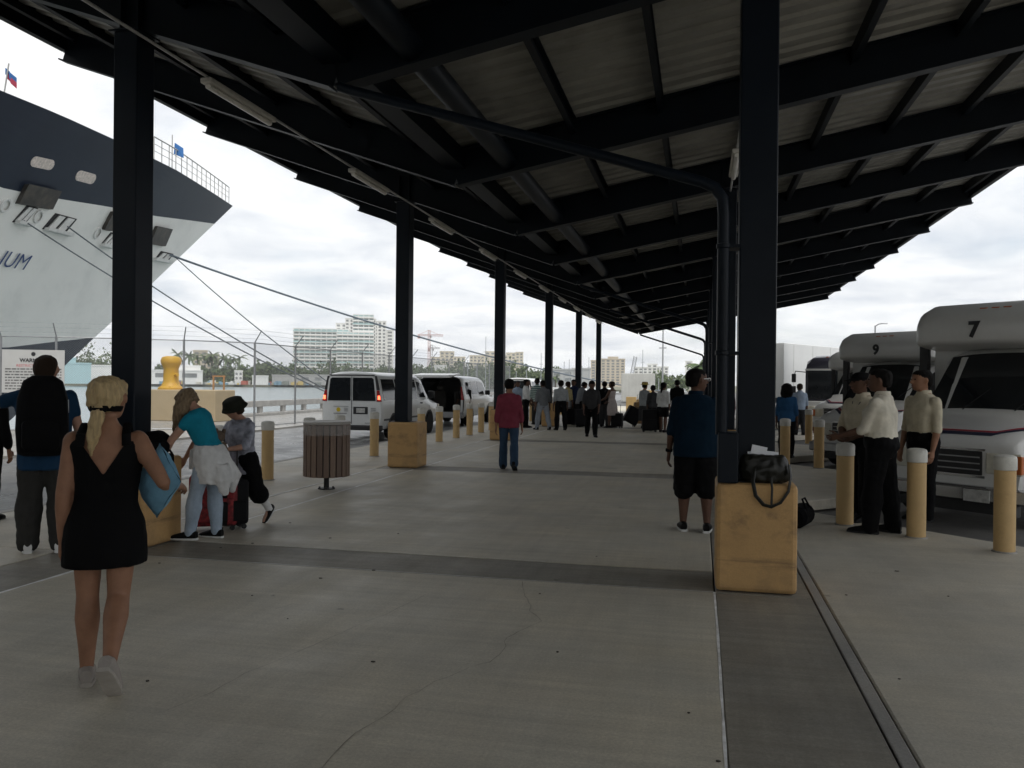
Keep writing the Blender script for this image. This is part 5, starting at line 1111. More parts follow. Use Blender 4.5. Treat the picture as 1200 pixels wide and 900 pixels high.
    def leg_pts(s_): hj, kj, aj, toe = J[s_]; return [hj, hj.lerp(kj, .35), kj, kj.lerp(aj, .3), kj.lerp(aj, .7), aj]
    # arms
    AJ = {}
    for s_, sg in (('l', -1), ('r', 1)):
        c, rt, fw, up = spine(.262); sj = c + rt * sg * sw * .96 - up * .004 * h
        p1, ab, p2, inn = [R(q) for q in Ar[s_]]
        d1 = Vector((sg * math.sin(ab), math.sin(p1) * math.cos(ab), -math.cos(p1) * math.cos(ab))).normalized(); ej = sj + d1 * .172 * h
        d2 = Vector((sg * math.sin(ab * .6 - inn), math.sin(p2) * math.cos(inn), -math.cos(p2) * math.cos(ab * .6 - inn))).normalized(); wj = ej + d2 * .150 * h
        AJ[s_] = (sj, ej, wj, d2)
    AR = [.031 * h * (.6 + .4*G), .028 * h, .0235 * h, .024 * h, .019 * h, .0145 * h]
    def arm_pts(s_): sj, ej, wj, d2 = AJ[s_]; return [sj, sj.lerp(ej, .5), ej, ej.lerp(wj, .3), ej.lerp(wj, .7), wj]
    # ---- body
    b_ = MB(); torso(b_, -.075, .325)
    for s_ in 'lr':
        P, Q = subdiv(leg_pts(s_), TH); limb(b_, P, Q)
        P, Q = subdiv(arm_pts(s_), AR); limb(b_, P, Q)
        hj, kj, aj, toe = J[s_]
        heel = aj - toe * .03 * h - Vector((0, 0, .022 * h)); b_.tube([heel, aj - Vector((0, 0, .012*h)), aj + toe * .05 * h - Vector((0, 0, .02*h)), aj + toe * .105 * h - Vector((0, 0, .03*h))], [.02*h, .024*h, .022*h, .014*h], 10)
        sj, ej, wj, d2 = AJ[s_]; sg = -1 if s_ == 'l' else 1
        side = Vector((0, 1, 0)); side = (side - d2 * side.dot(d2)).normalized(); nrm = d2.cross(side)
        palm = [ring_at(wj + d2 * u * h, side, nrm, a * h, c * h, 10) for u, a, c in ((-.004, .014, .012), (.018, .021, .012), (.042, .024, .012), (.056, .023, .010))]; b_.loft(palm)
    c, rt, fw, up = spine(.325); hy = R(headyaw); hpit = R(headpitch)
    hz_ = Vector((0, math.sin(R(lean) * .7 - hpit), math.cos(R(lean) * .7 - hpit))).normalized(); hf = Vector((-math.sin(hy), math.cos(hy), 0)); hf = (hf - hz_ * hf.dot(hz_)).normalized(); hr = hf.cross(hz_)
    hh = .132 * h; cb = spine(.30)[0]; neck_top = c + hz_ * .010 * h + fw * .006 * h; hc = neck_top + hz_ * hh * .46 + hf * hh * .06
    b_.tube([cb, c, neck_top + hz_ * hh * .1], [.036 * h, .031 * h, .030 * h], 12)
    HP = [(-.50, .17, .16, .20), (-.44, .24, .24, .15), (-.32, .31, .36, .07), (-.18, .355, .43, .02), (0, .385, .47, .0), (.18, .395, .49, -.02), (.33, .355, .45, -.03), (.44, .25, .33, -.035), (.5, .1, .14, -.03)]
    b_.loft([ring_at(hc + hz_ * zq * hh + hf * yo * hh, hr, hf, a * hh, d * hh, 18) for zq, a, d, yo in HP])
    b_.tube([hc + hf * .47 * hh + hz_ * .08 * hh, hc + hf * .585 * hh - hz_ * .12 * hh, hc + hf * .47 * hh - hz_ * .15 * hh], [.045*hh, .085*hh, .05*hh], 8)
    b_.tube([hc + hf * .40 * hh - hz_ * .27 * hh - hr * .12 * hh, hc + hf * .47 * hh - hz_ * .27 * hh, hc + hf * .40 * hh - hz_ * .27 * hh + hr * .12 * hh], .05 * hh, 6)
    for sg in (-1, 1): b_.tube([hc + hr * sg * .39 * hh - hz_ * .14 * hh, hc + hr * sg * .43 * hh - hz_ * .02 * hh - hf*.03*hh, hc + hr * sg * .41 * hh + hz_ * .09 * hh], [.05*hh, .075*hh, .06*hh], 8)
    me = remesh(b_, min(vox, .014), 2)
    # fingers: separate bent chains rooted in the palm, joined to the same body mesh
    fm = MB()
    for s_ in 'lr':
        sj, ej, wj, d2 = AJ[s_]; side = Vector((0, 1, 0)); side = (side - d2 * side.dot(d2)).normalized(); nrm = d2.cross(side); nrm = nrm * (-1 if nrm.dot(Vector((1 if s_ == 'l' else -1, 0, 0))) < 0 else 1)
        for k, (off, ln) in enumerate(((.017, .046), (.006, .052), (-.006, .048), (-.016, .038))):
            b0 = wj + d2 * .050 * h + side * off * h; p1 = b0 + d2 * ln * .45 * h + nrm * .004 * h; p2 = p1 + (d2 * .8 + nrm * .6) * ln * .32 * h; p3 = p2 + (d2 * .45 + nrm * .9) * ln * .25 * h
            fm.tube([b0, p1, p2, p3], [.0054*h, .0052*h, .0046*h, .0036*h], 6)
        b0 = wj + d2 * .016 * h + side * .016 * h; fm.tube([b0, b0 + (d2 * .5 + side * .8) * .022 * h, b0 + (d2 * .9 + side * .75 + nrm * .2) * .038 * h], [.007*h, .0062*h, .0045*h], 6)
    bm = bmesh.new(); bm.from_mesh(me)
    f2 = bpy.data.meshes.new('t'); f2.from_pydata(fm.v, [], fm.f); bm.from_mesh(f2); bpy.data.meshes.remove(f2); bmesh.ops.recalc_face_normals(bm, faces=bm.faces); bm.to_mesh(me); bm.free()
    me.materials.clear(); me.materials.append(SKIN[skin]); me.polygons.foreach_set('use_smooth', [True] * len(me.polygons)); me.name = 'body'; link('body', me, t_)
    # ---- garments
    def garment(name_, mb, m, wr=.006, ws=9, cutf=None, vx=None):
        g = remesh(mb, vx or vox, 3); bm = bmesh.new(); bm.from_mesh(g); bm.normal_update()
        sd_ = Vector((x * 3.1, y * 1.7, len(name_)))
        for v in bm.verts:
            q = v.co + sd_; d = noise.noise(Vector((q.x * ws, q.y * ws, q.z * ws * .55))) + .5 * noise.noise(q * ws * 2.3); v.co += v.normal * d * wr
        if cutf:
            bmesh.ops.delete(bm, geom=[q for q in bm.faces if cutf(q.calc_center_median(), h, dz)], context='FACES')
            bd = [v for v in bm.verts if v.is_boundary]
            for _ in range(10):
                new = {v: sum((e.other_vert(v).co for e in v.link_edges if e.is_boundary), Vector()) / max(1, sum(e.is_boundary for e in v.link_edges)) for v in bd}
                for v in bd: v.co = v.co.lerp(new[v], .5)
        bm.to_mesh(g); bm.free(); g.materials.clear(); g.materials.append(m); g.polygons.foreach_set('use_smooth', [True] * len(g.polygons)); g.name = name_; return link(name_, g, t_)
    if bottom is not None:
        mb = MB(); torso(mb, -.072, .062 if tuck else .045, .019 if tuck else .007, 1.0)
        for s_ in 'lr':
            P, Q = subdiv(leg_pts(s_), TH); n_ = len(P); k = max(3, int((n_ - 1) * blen) + 1); P, Q = P[:k], Q[:k]
            Q = [q + .010 * bfat + (.012 * bfat + .016 * bfat * (i / n_)) * (1 if not f else .5) + flare * max(0, i / n_ - .55) for i, q in enumerate(Q)]; limb(mb, P, Q)
        garment('trousers' if blen > .8 else 'shorts', mb, bottom, .008 * bfat)
    if top is not None:
        mb = MB(); torso(mb, .045 if tuck else -.02 - hem, .309, .010 if tuck else .021 + .010 * (bfat > 1.3), 1.02, 0, True)
        if collar:
            cq, rq, fq, uq = spine(.316); cm = MB(); cm.loft([ring_at(cq + uq * zq * h + fq * yq * h, rq, fq, a * h, d * h, 18) for zq, a, d, yq in ((-.012, .050, .048, -.004), (.004, .045, .045, -.006), (.016, .041, .041, -.008), (.017, .036, .036, -.008))]); cm.build('collar', top, t_)
        for s_ in 'lr':
            P, Q = subdiv(arm_pts(s_), AR); k = max(3, int((len(P) - 1) * sleeve) + 1); Q = [q + .011 + .010 * i / len(P) for i, q in enumerate(Q[:k])]; limb(mb, P[:k], Q)
        garment('shirt', mb, top, .008, cutf=topcut)
    if dress is not None:
        m, ln = dress; mb = MB(); torso(mb, -.06, .262, .008, 1.01)
        rings = []
        for i in range(6):
            u = i / 5; zq = hip0.z + .075*h - ((ln + .035) * h) * u; rings.append(ring_at(Vector((0, (.02 * math.sin(u*2)) * -1, zq)), Vector((1, 0, 0)), Vector((0, 1, 0)), (.090 + .034 * min(1, u * 2.2) + .004 * u) * h, (.066 + .030 * min(1, u * 2.0) + .004*u) * h, 20))
        mb.loft(rings)
        garment('dress', mb, m, .007, 7, cut)
    if shoe is not None:
        for s_ in 'lr':
            hj, kj, aj, toe = J[s_]; mb = MB(); dn = Vector((0, 0, -1)); dn = (dn - toe * dn.dot(toe)).normalized()
            rings = []
            for u, a, c, o_ in ((-.045, .018, .022, .012), (-.02, .024, .028, .010), (.02, .026, .027, .013), (.06, .027, .022, .021), (.10, .025, .016, .026), (.125, .014, .010, .030)): rings.append(ring_at(aj + toe * u * h + dn * o_ * h, hr * 0 + Vector((1, 0, 0)), dn, a * h, c * h, 14, 2.6))
            mb.loft(rings); g = mb.mesh('shoe', shoe[0], 60); o = link('shoe', g, t_)
            sb = MB(); sb.loft([[p - dn * .0 for p in ring_at(aj + toe * u * h + dn * .036 * h, Vector((1, 0, 0)), dn, a * h, .007 * h, 10, 4)] for u, a in ((-.047, .018), (-.02, .026), (.03, .028), (.08, .029), (.115, .022), (.13, .012))]); sb.build('sole', shoe[1], o)
    # ---- hair
    if hair is not None:
        hb = MB()
        def hring(zq, a, d, yo): return ring_at(hc + hz_ * zq * hh + hf * yo * hh, hr, hf, a * hh, d * hh, 20)
        if hairstyle in ('short', 'crop'):
            q = 1.0 if hairstyle == 'short' else .95
            hb.loft([hring(-.30, .30*q, .20, -.26), hring(-.18, .37*q, .30, -.22), hring(0, .415*q, .40, -.14), hring(.15, .425*q, .47, -.09), hring(.30, .40*q, .485, -.055), hring(.42, .33*q, .42, -.05), hring(.51, .2*q, .27, -.05), hring(.55, .08, .1, -.05)])
        elif hairstyle == 'long':
            hb.loft([hring(-.95, .22, .09, -.42), hring(-.7, .38, .15, -.38), hring(-.4, .44, .22, -.30), hring(-.15, .45, .34, -.20), hring(.1, .45, .45, -.11), hring(.3, .42, .50, -.06), hring(.44, .33, .42, -.05), hring(.54, .12, .15, -.05)])
        elif hairstyle == 'big':
            hb.loft([hring(-1.1, .30, .20, -.35), hring(-.8, .52, .34, -.30), hring(-.4, .60, .42, -.26), hring(-.1, .58, .46, -.18), hring(.2, .54, .52, -.10), hring(.42, .42, .46, -.06), hring(.58, .16, .2, -.05)])
        elif hairstyle == 'ponytail':
            hb.loft([hring(-.34, .24, .16, -.30), hring(-.2, .37, .28, -.24), hring(0, .425, .41, -.14), hring(.18, .435, .48, -.08), hring(.33, .40, .49, -.05), hring(.45, .31, .40, -.05), hring(.54, .12, .15, -.05)])
            tie = hc - hf * .42 * hh - hz_ * .22 * hh; hb.tube([tie, tie - hf * .16 * hh - hz_ * .2 * hh, tie - hf * .14 * hh - hz_ * .7 * hh - hr * .1 * hh, tie - hf * .04 * hh - hz_ * 1.25 * hh - hr * .2 * hh], [.12*hh, .17*hh, .15*hh, .04*hh], 10)
        elif hairstyle == 'loose':
            hb.loft([hring(-.3, .42, .30, -.18), hring(-.05, .46, .42, -.12), hring(.2, .46, .50, -.07), hring(.38, .38, .47, -.05), hring(.54, .12, .15, -.05)])
            for k in range(14):
                a = R(95 + k * 170 / 13); d = hr * math.cos(a) + hf * -math.sin(a) * .9; s0 = hc + d * .38 * hh + hz_ * .1 * hh; dn_ = Vector((0, 0, -1))
                hb.tube([s0, s0 + d * .12 * hh + dn_ * .3 * hh, s0 + d * .10 * hh + dn_ * .75 * hh + hf * random.uniform(.0, .2) * hh, s0 + dn_ * random.uniform(1.1, 1.5) * hh + hf * random.uniform(.1, .5) * hh], [.14*hh, .15*hh, .11*hh, .03*hh], 8)
        g = remesh(hb, .009 if vox < .013 else .012, 1); bm = bmesh.new(); bm.from_mesh(g); bm.normal_update(); amp = .012 if hairstyle in ('big', 'loose', 'ponytail') else .006
        for v in bm.verts: v.co += v.normal * amp * (noise.noise(Vector((v.co.x * 60, v.co.y * 60, v.co.z * 14))) + .6 * noise.noise(v.co * 30))
        bm.to_mesh(g); bm.free(); g.materials.clear(); g.materials.append(hair); g.polygons.foreach_set('use_smooth', [True] * len(g.polygons)); g.name = 'hair'; link('hair', g, t_)
    if eyes:
        for sg in (-1, 1): e_ = MB(); e_.ball(hc + hf * .435 * hh + hr * sg * .16 * hh + hz_ * .06 * hh, (.05*hh, .05*hh, .035*hh), 8, 6); e_.build('eye', M_EYE, t_)
        e_ = MB(); e_.tube([hc + hf * .455 * hh - hz_ * .26 * hh - hr * .12 * hh, hc + hf * .515 * hh - hz_ * .265 * hh, hc + hf * .455 * hh - hz_ * .26 * hh + hr * .12 * hh], .022 * hh, 6); e_.build('mouth', M_LIP, t_)
    t_['_'] = 0; del t_['_']
    info = dict(root=t_, J=J, AJ=AJ, spine=spine, hc=hc, hf=hf, hz=hz_, hr=hr, hh=hh, hip=hip0, h=h, dz=dz)
    if extra: extra(info)
    return info
def local_world(info, v): return Matrix.Translation(info['root'].location) @ Matrix.Rotation(info['root'].rotation_euler[2], 4, 'Z') @ Vector(v)
S_BLK = (cloth('shoe_black', (.008, .008, .008), .5), cloth('sole_dark', (.03, .03, .03))); S_SNK = (cloth('shoe_black', (.008, .008, .008)), cloth('sole_white', (.7, .7, .68))); S_WHT = (cloth('shoe_white', (.68, .68, .66), .6), cloth('sole_white', (.7, .7, .68)))
BLK = cloth('black', (.0045, .0045, .005)); NAVY = cloth('navy', (.02, .03, .05)); GREY = cloth('grey', (.17, .18, .19)); WHT = cloth('white', (.68, .68, .67)); CREAM = cloth('cream', (.56, .50, .38)); JEAN = cloth('jeans', (.035, .065, .11)); LJEAN = cloth('pale_jeans', (.36, .44, .53)); DGREY = cloth('dark_grey', (.045, .045, .047)); KHK = cloth('khaki_grey', (.035, .034, .031))

# blonde woman walking off in a black dress
def dress_cut(c, h, dz):
    z = c.z - dz
    if c.y < .03 and z > .675 * h and abs(c.x) < (z - .675 * h) * .62: return True       # low V at the back
    return z > .80 * h and abs(c.x) > .088 * h
p0 = gp(133, 818)
def blonde_extra(I):
    r_, hc, hf, hz_, hr, hh = I['root'], I['hc'], I['hf'], I['hz'], I['hr'], I['hh']
    for sg in (-1, 1):
        c1, rt, fw, up = I['spine'](.245); c2 = I['spine'](.30)[0]
        b_ = MB(); b_.tube([c1 + rt*sg*.068*I['h'] - fw*.066*I['h'], I['spine'](.28)[0] + rt*sg*.066*I['h'] - fw*.058*I['h'], c2 + rt*sg*.062*I['h'] + up*.012*I['h'] , I['spine'](.26)[0] + rt*sg*.066*I['h'] + fw*.062*I['h']], [.024, .023, .022, .024], 8, flat=.35); b_.build('strap', BLK, r_)
    b_ = MB(); tie = hc - hf * .50 * hh - hz_ * .30 * hh
    b_.lathe([(.035, -.012), (.042, 0), (.035, .012)], 12, M=Matrix.Translation(tie)); b_.build('hair_tie', BLK, r_)
    b_ = MB(); b_.loft([ring_at(hc + hz_ * q * hh - hf * .14 * hh, hr, hf, a * hh, d * hh, 20) for q, a, d in ((-.34, .34, .33), (-.30, .37, .36), (-.22, .40, .39), (-.20, .39, .38))]); b_.build('nape_shade', BLK, r_)  # dark ring standing in for the shadow at her nape
bl = person('blonde woman in a short black dress walking away with a blue pillow', p0.x - .10, p0.y + .10, R(31), 1.64, 'f', 0, 'tan', legs=dict(l=(2, 0, 3, 0), r=(-6, -2.0, 10, 46)), arms=dict(l=(-6, 9, 6, 4), r=(-20, 30, 80, 6)), headyaw=-16, headpitch=-3, dress=(BLK, .180), hair=M_BLOND, hairstyle='ponytail', vox=.011, cut=dress_cut, extra=blonde_extra, girth=1.2, shoe=(cloth('sandal', (.34, .31, .28)), cloth('sandal_sole', (.4, .37, .33))))
# pillow under her right arm
a0 = local_world(bl, bl['AJ']['r'][1]); 
b_ = MB(); nu = 14; vs = []
for sgn in (1, -1):
    for j in range(nu + 1):
        for i in range(nu + 1):
            u, v = i / nu * 2 - 1, j / nu * 2 - 1; k = (1 - abs(u) ** 2.4) * (1 - abs(v) ** 2.4); pin = 1 - .06 * (1 - abs(u*v)); vs.append((u * .22 * pin, sgn * (.075 * max(k, 0) ** .55 + .002) + .008 * noise.noise(Vector((u*3, v*3, sgn))), v * .17 * pin))
k = nu + 1; fs = [(j*k + i, j*k + i + 1, (j+1)*k + i + 1, (j+1)*k + i) for j in range(nu) for i in range(nu)]; b_.add(vs, fs + [tuple(q + k*k for q in f_) for f_ in fs])
o = b_.build('pillow', cloth('pillow_blue', (.16, .33, .46)), None, smooth=80); tag(o, 'pale blue pillow held under the arm of the blonde woman', 'pillow')
o.matrix_world = Matrix.Translation((a0.x - .11, a0.y + .10, a0.z + .0)) @ Matrix.Rotation(R(-18), 4, 'Z') @ Matrix.Rotation(R(48), 4, 'Y') @ Matrix.Rotation(R(6), 4, 'X') @ Matrix.Scale(.62, 4, (1, 0, 0))
# man with the backpack
p0 = gp(48, 655)
bk = person('tall man in a blue shirt carrying a black backpack beside the column', p0.x + .12, p0.y - .05, R(38), 1.84, 'm', 0, 'fair', legs=dict(l=(2, 4, 4, 0), r=(-3, 4, 3, 0)), arms=dict(l=(10, 70, 20, -10), r=(6, 14, 20, 0)), headyaw=-14, headpitch=6, top=cloth('blue_shirt', (.012, .04, .085)), bottom=KHK, bfat=1.5, sleeve=.24, hem=.09, shoe=S_WHT, hair=M_HAIRBR, hairstyle='crop', vox=.013, girth=1.12)
def backpack(I, m, lab, s_=1.0):
    t_ = thing('backpack', lab, 'backpack', I['root'].location, I['root'].rotation_euler[2]); h = I['h']; c, rt, fw, up = I['spine'](.17); c = c - fw * (.068*h + .115*s_)
    b_ = MB(); b_.loft([ring_at(c + up*q*s_ - fw*o_*s_, rt, fw, a*s_, d*s_, 16, 3.2) for q, a, d, o_ in ((-.30, .12, .07, 0), (-.28, .165, .10, .0), (-.1, .175, .115, .02), (.12, .165, .11, .015), (.25, .13, .09, 0), (.29, .07, .05, 0))]); o = link('bag', remesh(b_, .014, 2), t_); o.data.materials.clear(); o.data.materials.append(m)
    b_ = MB(); b_.loft([ring_at(c + up*q*s_ - fw*(.135)*s_, rt, fw, a*s_, d*s_, 14, 3) for q, a, d in ((-.25, .10, .03), (-.22, .125, .045), (-.06, .125, .045), (-.03, .1, .03))]); b_.build('front_pocket', m, t_)
    for sg in (-1, 1):
        b_ = MB(); b_.tube([c + up*.24*s_ + rt*sg*.09 + fw*.08, I['spine'](.305)[0] + rt*sg*.085 + up*.03, I['spine'](.25)[0] + rt*sg*.10 + fw*(.07*h + .03), I['spine'](.13)[0] + rt*sg*.13 + fw*.06*h, c - up*.22*s_ + rt*sg*.14 + fw*.06], .022, 8, flat=.4); b_.build('strap', m, t_)
    b_ = MB(); b_.box(-.006, .006, -.006, .006, -.06, .06, 0, Matrix.Translation(c + rt*.165*s_ - fw*.03 + up*.08)); b_.build('buckle', WHT, t_, smooth=0)
    return t_
backpack(bk, BLK, 'bulky black backpack worn by the tall man in blue', 1.25)
# dark clad traveller at the edge of the group
p0 = gp(-6, 622); person('traveller in black clothes standing beside the tall backpacker', p0.x - .1, p0.y, R(10), 1.7, 'm', 0, 'tan', top=BLK, bottom=BLK, hair=M_HAIRB, shoe=S_BLK, sleeve=.9)
# girl leaning to a bag
p0 = gp(241, 642)
gl_ = person('girl in a turquoise top leaning over with a white jacket round her waist', p0.x + .02, p0.y + .1, R(92), 1.60, 'f', 0, 'fair', legs=dict(l=(14, 4, 6, 0), r=(2, 4, 4, 0)), arms=dict(l=(38, 10, 30, 5), r=(30, 12, 34, 8)), lean=24, headpitch=-22, headyaw=8, top=cloth('turquoise', (.012, .21, .30)), sleeve=.12, bottom=LJEAN, bfat=.9, shoe=S_SNK, hair=M_DBLOND, hairstyle='loose', vox=.012, girth=.95)
def tied_jacket(I):
    h = I['h']; t_ = thing('tied_jacket', 'white jacket tied round the waist of the girl in turquoise', 'jacket', I['root'].location, I['root'].rotation_euler[2]); b_ = MB(); rings = []
    hip = I['hip']
    for u, a, d, yo in ((.075, .098, .078, .012), (.04, .112, .092, .0), (-.03, .126, .112, -.014), (-.11, .128, .116, -.022), (-.165, .115, .108, -.03)): rings.append(ring_at(hip + Vector((0, yo*h, u*h)), Vector((1, 0, 0)), Vector((0, 1, 0)), a*h, d*h, 20))
    b_.loft(rings); sl = MB(); sl.v, sl.f, sl.m = b_.v, b_.f, b_.m
    for (xx, yy) in ((.10, -.05), (-.05, -.10)): b_.tube([hip + Vector((xx*h, yy*h, -.05*h)), hip + Vector((xx*1.25*h, (yy - .03)*h, -.14*h)), hip + Vector((xx*1.1*h, (yy - .035)*h, -.235*h))], [.05*h, .055*h, .018*h], 10)
    g = remesh(b_, .011, 2); bm = bmesh.new(); bm.from_mesh(g); bm.normal_update()
    for v in bm.verts: v.co += v.normal * .014 * (noise.noise(Vector((v.co.x*13, v.co.y*13, v.co.z*5))) + .6*noise.noise(v.co*22))
    bm.to_mesh(g); bm.free(); g.materials.clear(); g.materials.append(WHT); g.polygons.foreach_set('use_smooth', [True]*len(g.polygons)); link('cloth', g, t_)
    b_ = MB(); b_.tube([hip + Vector((.06*h, .10*h, .06*h)), hip + Vector((.0, .125*h, .03*h)), hip + Vector((-.03*h, .12*h, -.08*h))], [.02, .03, .018], 8); b_.build('knot', WHT, t_)
tied_jacket(gl_)
# boy with hat and toy bear
p0 = gp(287, 621)
def hat(I, m, lab, brim=.62, crown=.42, name='sun_hat', band=None, droop=0.0):
    t_ = thing(name, lab, 'hat', I['root'].location, I['root'].rotation_euler[2]); c = I['hc'] + I['hz'] * I['hh'] * .22 - I['hf'] * I['hh'] * .04; hh = I['hh']; rings = []
    for q, r_ in ((-.02 - droop, brim), (.0 - droop, brim * 1.01), (.06, crown * 1.15), (.10, crown * 1.08), (.38, crown), (.46, crown * .8), (.48, .1)): rings.append(ring_at(c + I['hz']*q*hh, I['hr'], I['hf'], r_*hh*1.02, r_*hh*1.16, 22))
    rings = [[p + Vector((0, 0, .02*hh*math.sin(i*.9))) if k < 2 else p for i, p in enumerate(r_)] for k, r_ in enumerate(rings)]
    b_ = MB(); b_.loft(rings); b_.build('felt', m, t_)
    b_ = MB(); b_.loft([ring_at(c + I['hz']*q*hh, I['hr'], I['hf'], crown*1.10*hh*1.03, crown*1.10*hh*1.17, 22) for q in (.085, .16)]); b_.build('band', band or BLK, t_); return t_
by = person('boy in a dark hat and black shorts holding a toy bear', p0.x, p0.y, R(166), 1.42, 'm', 0, 'fair', legs=dict(l=(-14, 6, 24, 40), r=(8, 3, 6, 0)), arms=dict(l=(24, 8, 84, 28), r=(20, 12, 80, 24)), lean=8, headpitch=-22, headyaw=-48, top=cloth('mottled_grey', (.30, .31, .36), var=.6), sleeve=.5, hem=.10, bottom=BLK, blen=.62, bfat=1.9, shoe=S_SNK, hair=M_HAIRBR, vox=.011, girth=.95)
hat(by, cloth('hat_dark', (.02, .022, .016)), 'dark floppy hat on the boy', .66, .50, 'sun_hat', cloth('hat_dark', (.02, .022, .016)), .12)
def sock(I):
    for s_ in 'lr': hj, kj, aj, toe = I['J'][s_]; b_ = MB(); b_.tube([aj - Vector((0, 0, .01)), aj.lerp(kj, .22), aj.lerp(kj, .40)], [.043, .043, .050], 12); b_.build('sock', WHT, I['root'])
sock(by)
def bear(I):
    c = (I['AJ']['l'][2] + I['AJ']['r'][2]) / 2 + Vector((-.07, .05, .07)); t_ = thing('toy_bear', 'small grey brown plush bear in the arms of the boy', 'toy', I['root'].location, I['root'].rotation_euler[2]); m = cloth('plush', (.16, .12, .09), var=.4, bump=.8); m2 = cloth('plush_pale', (.45, .38, .28), var=.3, bump=.8)
    b_ = MB(); b_.ball(c + Vector((0, 0, -.06)), (.075, .065, .10), 14, 10); b_.build('belly', m2, t_)
    b_ = MB(); b_.ball(c + Vector((0, .02, .085)), (.07, .065, .065), 14, 10); hd = b_.build('head', m, t_); b_ = MB(); b_.ball(c + Vector((0, .075, .07)), (.032, .03, .026), 10, 8); b_.build('muzzle', m2, hd)
    for sg in (-1, 1):
        b_ = MB(); b_.ball(c + Vector((sg*.055, .0, .145)), (.026, .016, .026), 10, 8); b_.build('ear', m, hd)
        b_ = MB(); b_.tube([c + Vector((sg*.05, .0, .0)), c + Vector((sg*.12, .04, -.05))], [.03, .028], 10); b_.ball(c + Vector((sg*.12, .04, -.05)), .03, 10, 8); b_.build('arm', m, t_)
        b_ = MB(); b_.tube([c + Vector((sg*.04, .0, -.13)), c + Vector((sg*.09, .06, -.21))], [.036, .034], 10); b_.ball(c + Vector((sg*.095, .07, -.215)), .04, 10, 8); b_.build('leg', m2, t_)
bear(by)
# woman in pink walking away
p0 = gp(598, 550)
person('woman with short dark hair in a pink top and flared jeans walking away', p0.x, p0.y, R(11), 1.70, 'f', 0, 'tan', legs=dict(l=(8, 2, 4, 0), r=(-12, 2, 14, 25)), arms=dict(l=(-8, 10, 2, 0), r=(6, 10, 10, 0)), top=cloth('pink', (.21, .04, .062)), sleeve=.78, hem=.05, bottom=JEAN, bfat=.8, flare=.07, shoe=S_BLK, hair=M_HAIRB, hairstyle='short', girth=1.12, vox=.014)
# man in blue polo and black shorts
p0 = gp(817, 619)
def specs(I):
    hc, hf, hz_, hr, hh = I['hc'], I['hf'], I['hz'], I['hr'], I['hh']; m = mat('white_frame', (.75, .75, .73), .3) if 'white_frame' not in MATS else MATS['white_frame']; t_ = thing('eyeglasses', 'white framed glasses on the man in the blue polo shirt', 'glasses', I['root'].location, I['root'].rotation_euler[2])
    for sg in (-1, 1):
        b_ = MB(); b_.tube([hc + hf*.56*hh + hr*sg*(.17 + .11*math.cos(a))*hh + hz_*(.05 + .075*math.sin(a))*hh for a in [k*.5236 for k in range(13)]], .012*hh + .0008, 5); b_.build('rim', m, t_)
        b_ = MB(); b_.tube([hc + hf*.54*hh + hr*sg*.30*hh + hz_*.08*hh, hc + hf*.1*hh + hr*sg*.44*hh + hz_*.07*hh], .02*hh, 6); b_.build('temple', m, t_)
    b_ = MB(); b_.tube([hc + hf*.58*hh - hr*.06*hh + hz_*.07*hh, hc + hf*.58*hh + hr*.06*hh + hz_*.07*hh], .012*hh, 5); b_.build('bridge', m, t_)
bm_ = person('heavy man in a navy polo shirt and black shorts looking aside', p0.x, p0.y + .05, R(2), 1.80, 'm', 0, 'brown', legs=dict(l=(2, 3, 3, 0), r=(-2, 4, 3, 0)), arms=dict(l=(4, 12, 14, 2), r=(6, 10, 26, 4)), headyaw=-58, top=cloth('navy_polo', (.003, .014, .028)), sleeve=.48, hem=.05, bottom=BLK, blen=.52, bfat=2.2, shoe=S_SNK, hair=M_HAIRB, hairstyle='crop', girth=1.22, vox=.013, eyes=True, collar=True, extra=specs)
b_ = MB(); wj = bm_['AJ']['l'][2]; b_.lathe([(.036, -.02), (.040, -.012), (.040, .012), (.036, .02)], 14, M=Matrix.Translation(wj + Vector((0, 0, .03)))); b_.build('watch', BLK, bm_['root'])
# drivers
p0 = gp(1016, 604)
dA = person('bus driver in a peaked cap and cream shirt with folded hands', p0.x, p0.y + .2, R(128), 1.79, 'm', 0, 'brown', arms=dict(l=(12, 10, 62, 42), r=(12, 12, 62, 42)), headyaw=-20, top=CREAM, sleeve=.5, bottom=BLK, bfat=1.2, shoe=S_BLK, hair=M_HAIRB, girth=1.12, vox=.014, eyes=True, tuck=True, collar=True)
def cap(I, lab):
    t_ = thing('peaked_cap', lab, 'cap', I['root'].location, I['root'].rotation_euler[2]); hc, hf, hz_, hr, hh = I['hc'], I['hf'], I['hz'], I['hr'], I['hh']
    b_ = MB(); b_.loft([ring_at(hc + hz_*q*hh - hf*.03*hh, hr, hf, a*hh, d*hh, 20) for q, a, d in ((.16, .43, .52), (.28, .43, .52), (.42, .38, .46), (.53, .24, .3), (.57, .06, .08))]); b_.build('crown', BLK, t_)
    vs = [];
    for j, (rad, dzq) in enumerate(((.46, .2), (.62, .17), (.80, .10))): vs += [hc + hz_*dzq*hh + (hr*math.sin(a)*.85 + hf*math.cos(a)*1.05)*rad*hh for a in [R(-62 + 12.4*k) for k in range(11)]]
    b_ = MB(); b_.add(vs + [v + hz_*.03*hh for v in vs], [(j*11 + i, j*11 + i + 1, (j+1)*11 + i + 1, (j+1)*11 + i) for j in range(2) for i in range(10)] + [(33 + j*11 + i, 33 + (j+1)*11 + i, 33 + (j+1)*11 + i + 1, 33 + j*11 + i + 1) for j in range(2) for i in range(10)] + [(22 + i, 23 + i, 56 + i, 55 + i) for i in range(10)]); b_.build('peak', BLK, t_)
cap(dA, 'dark peaked cap worn by the driver')
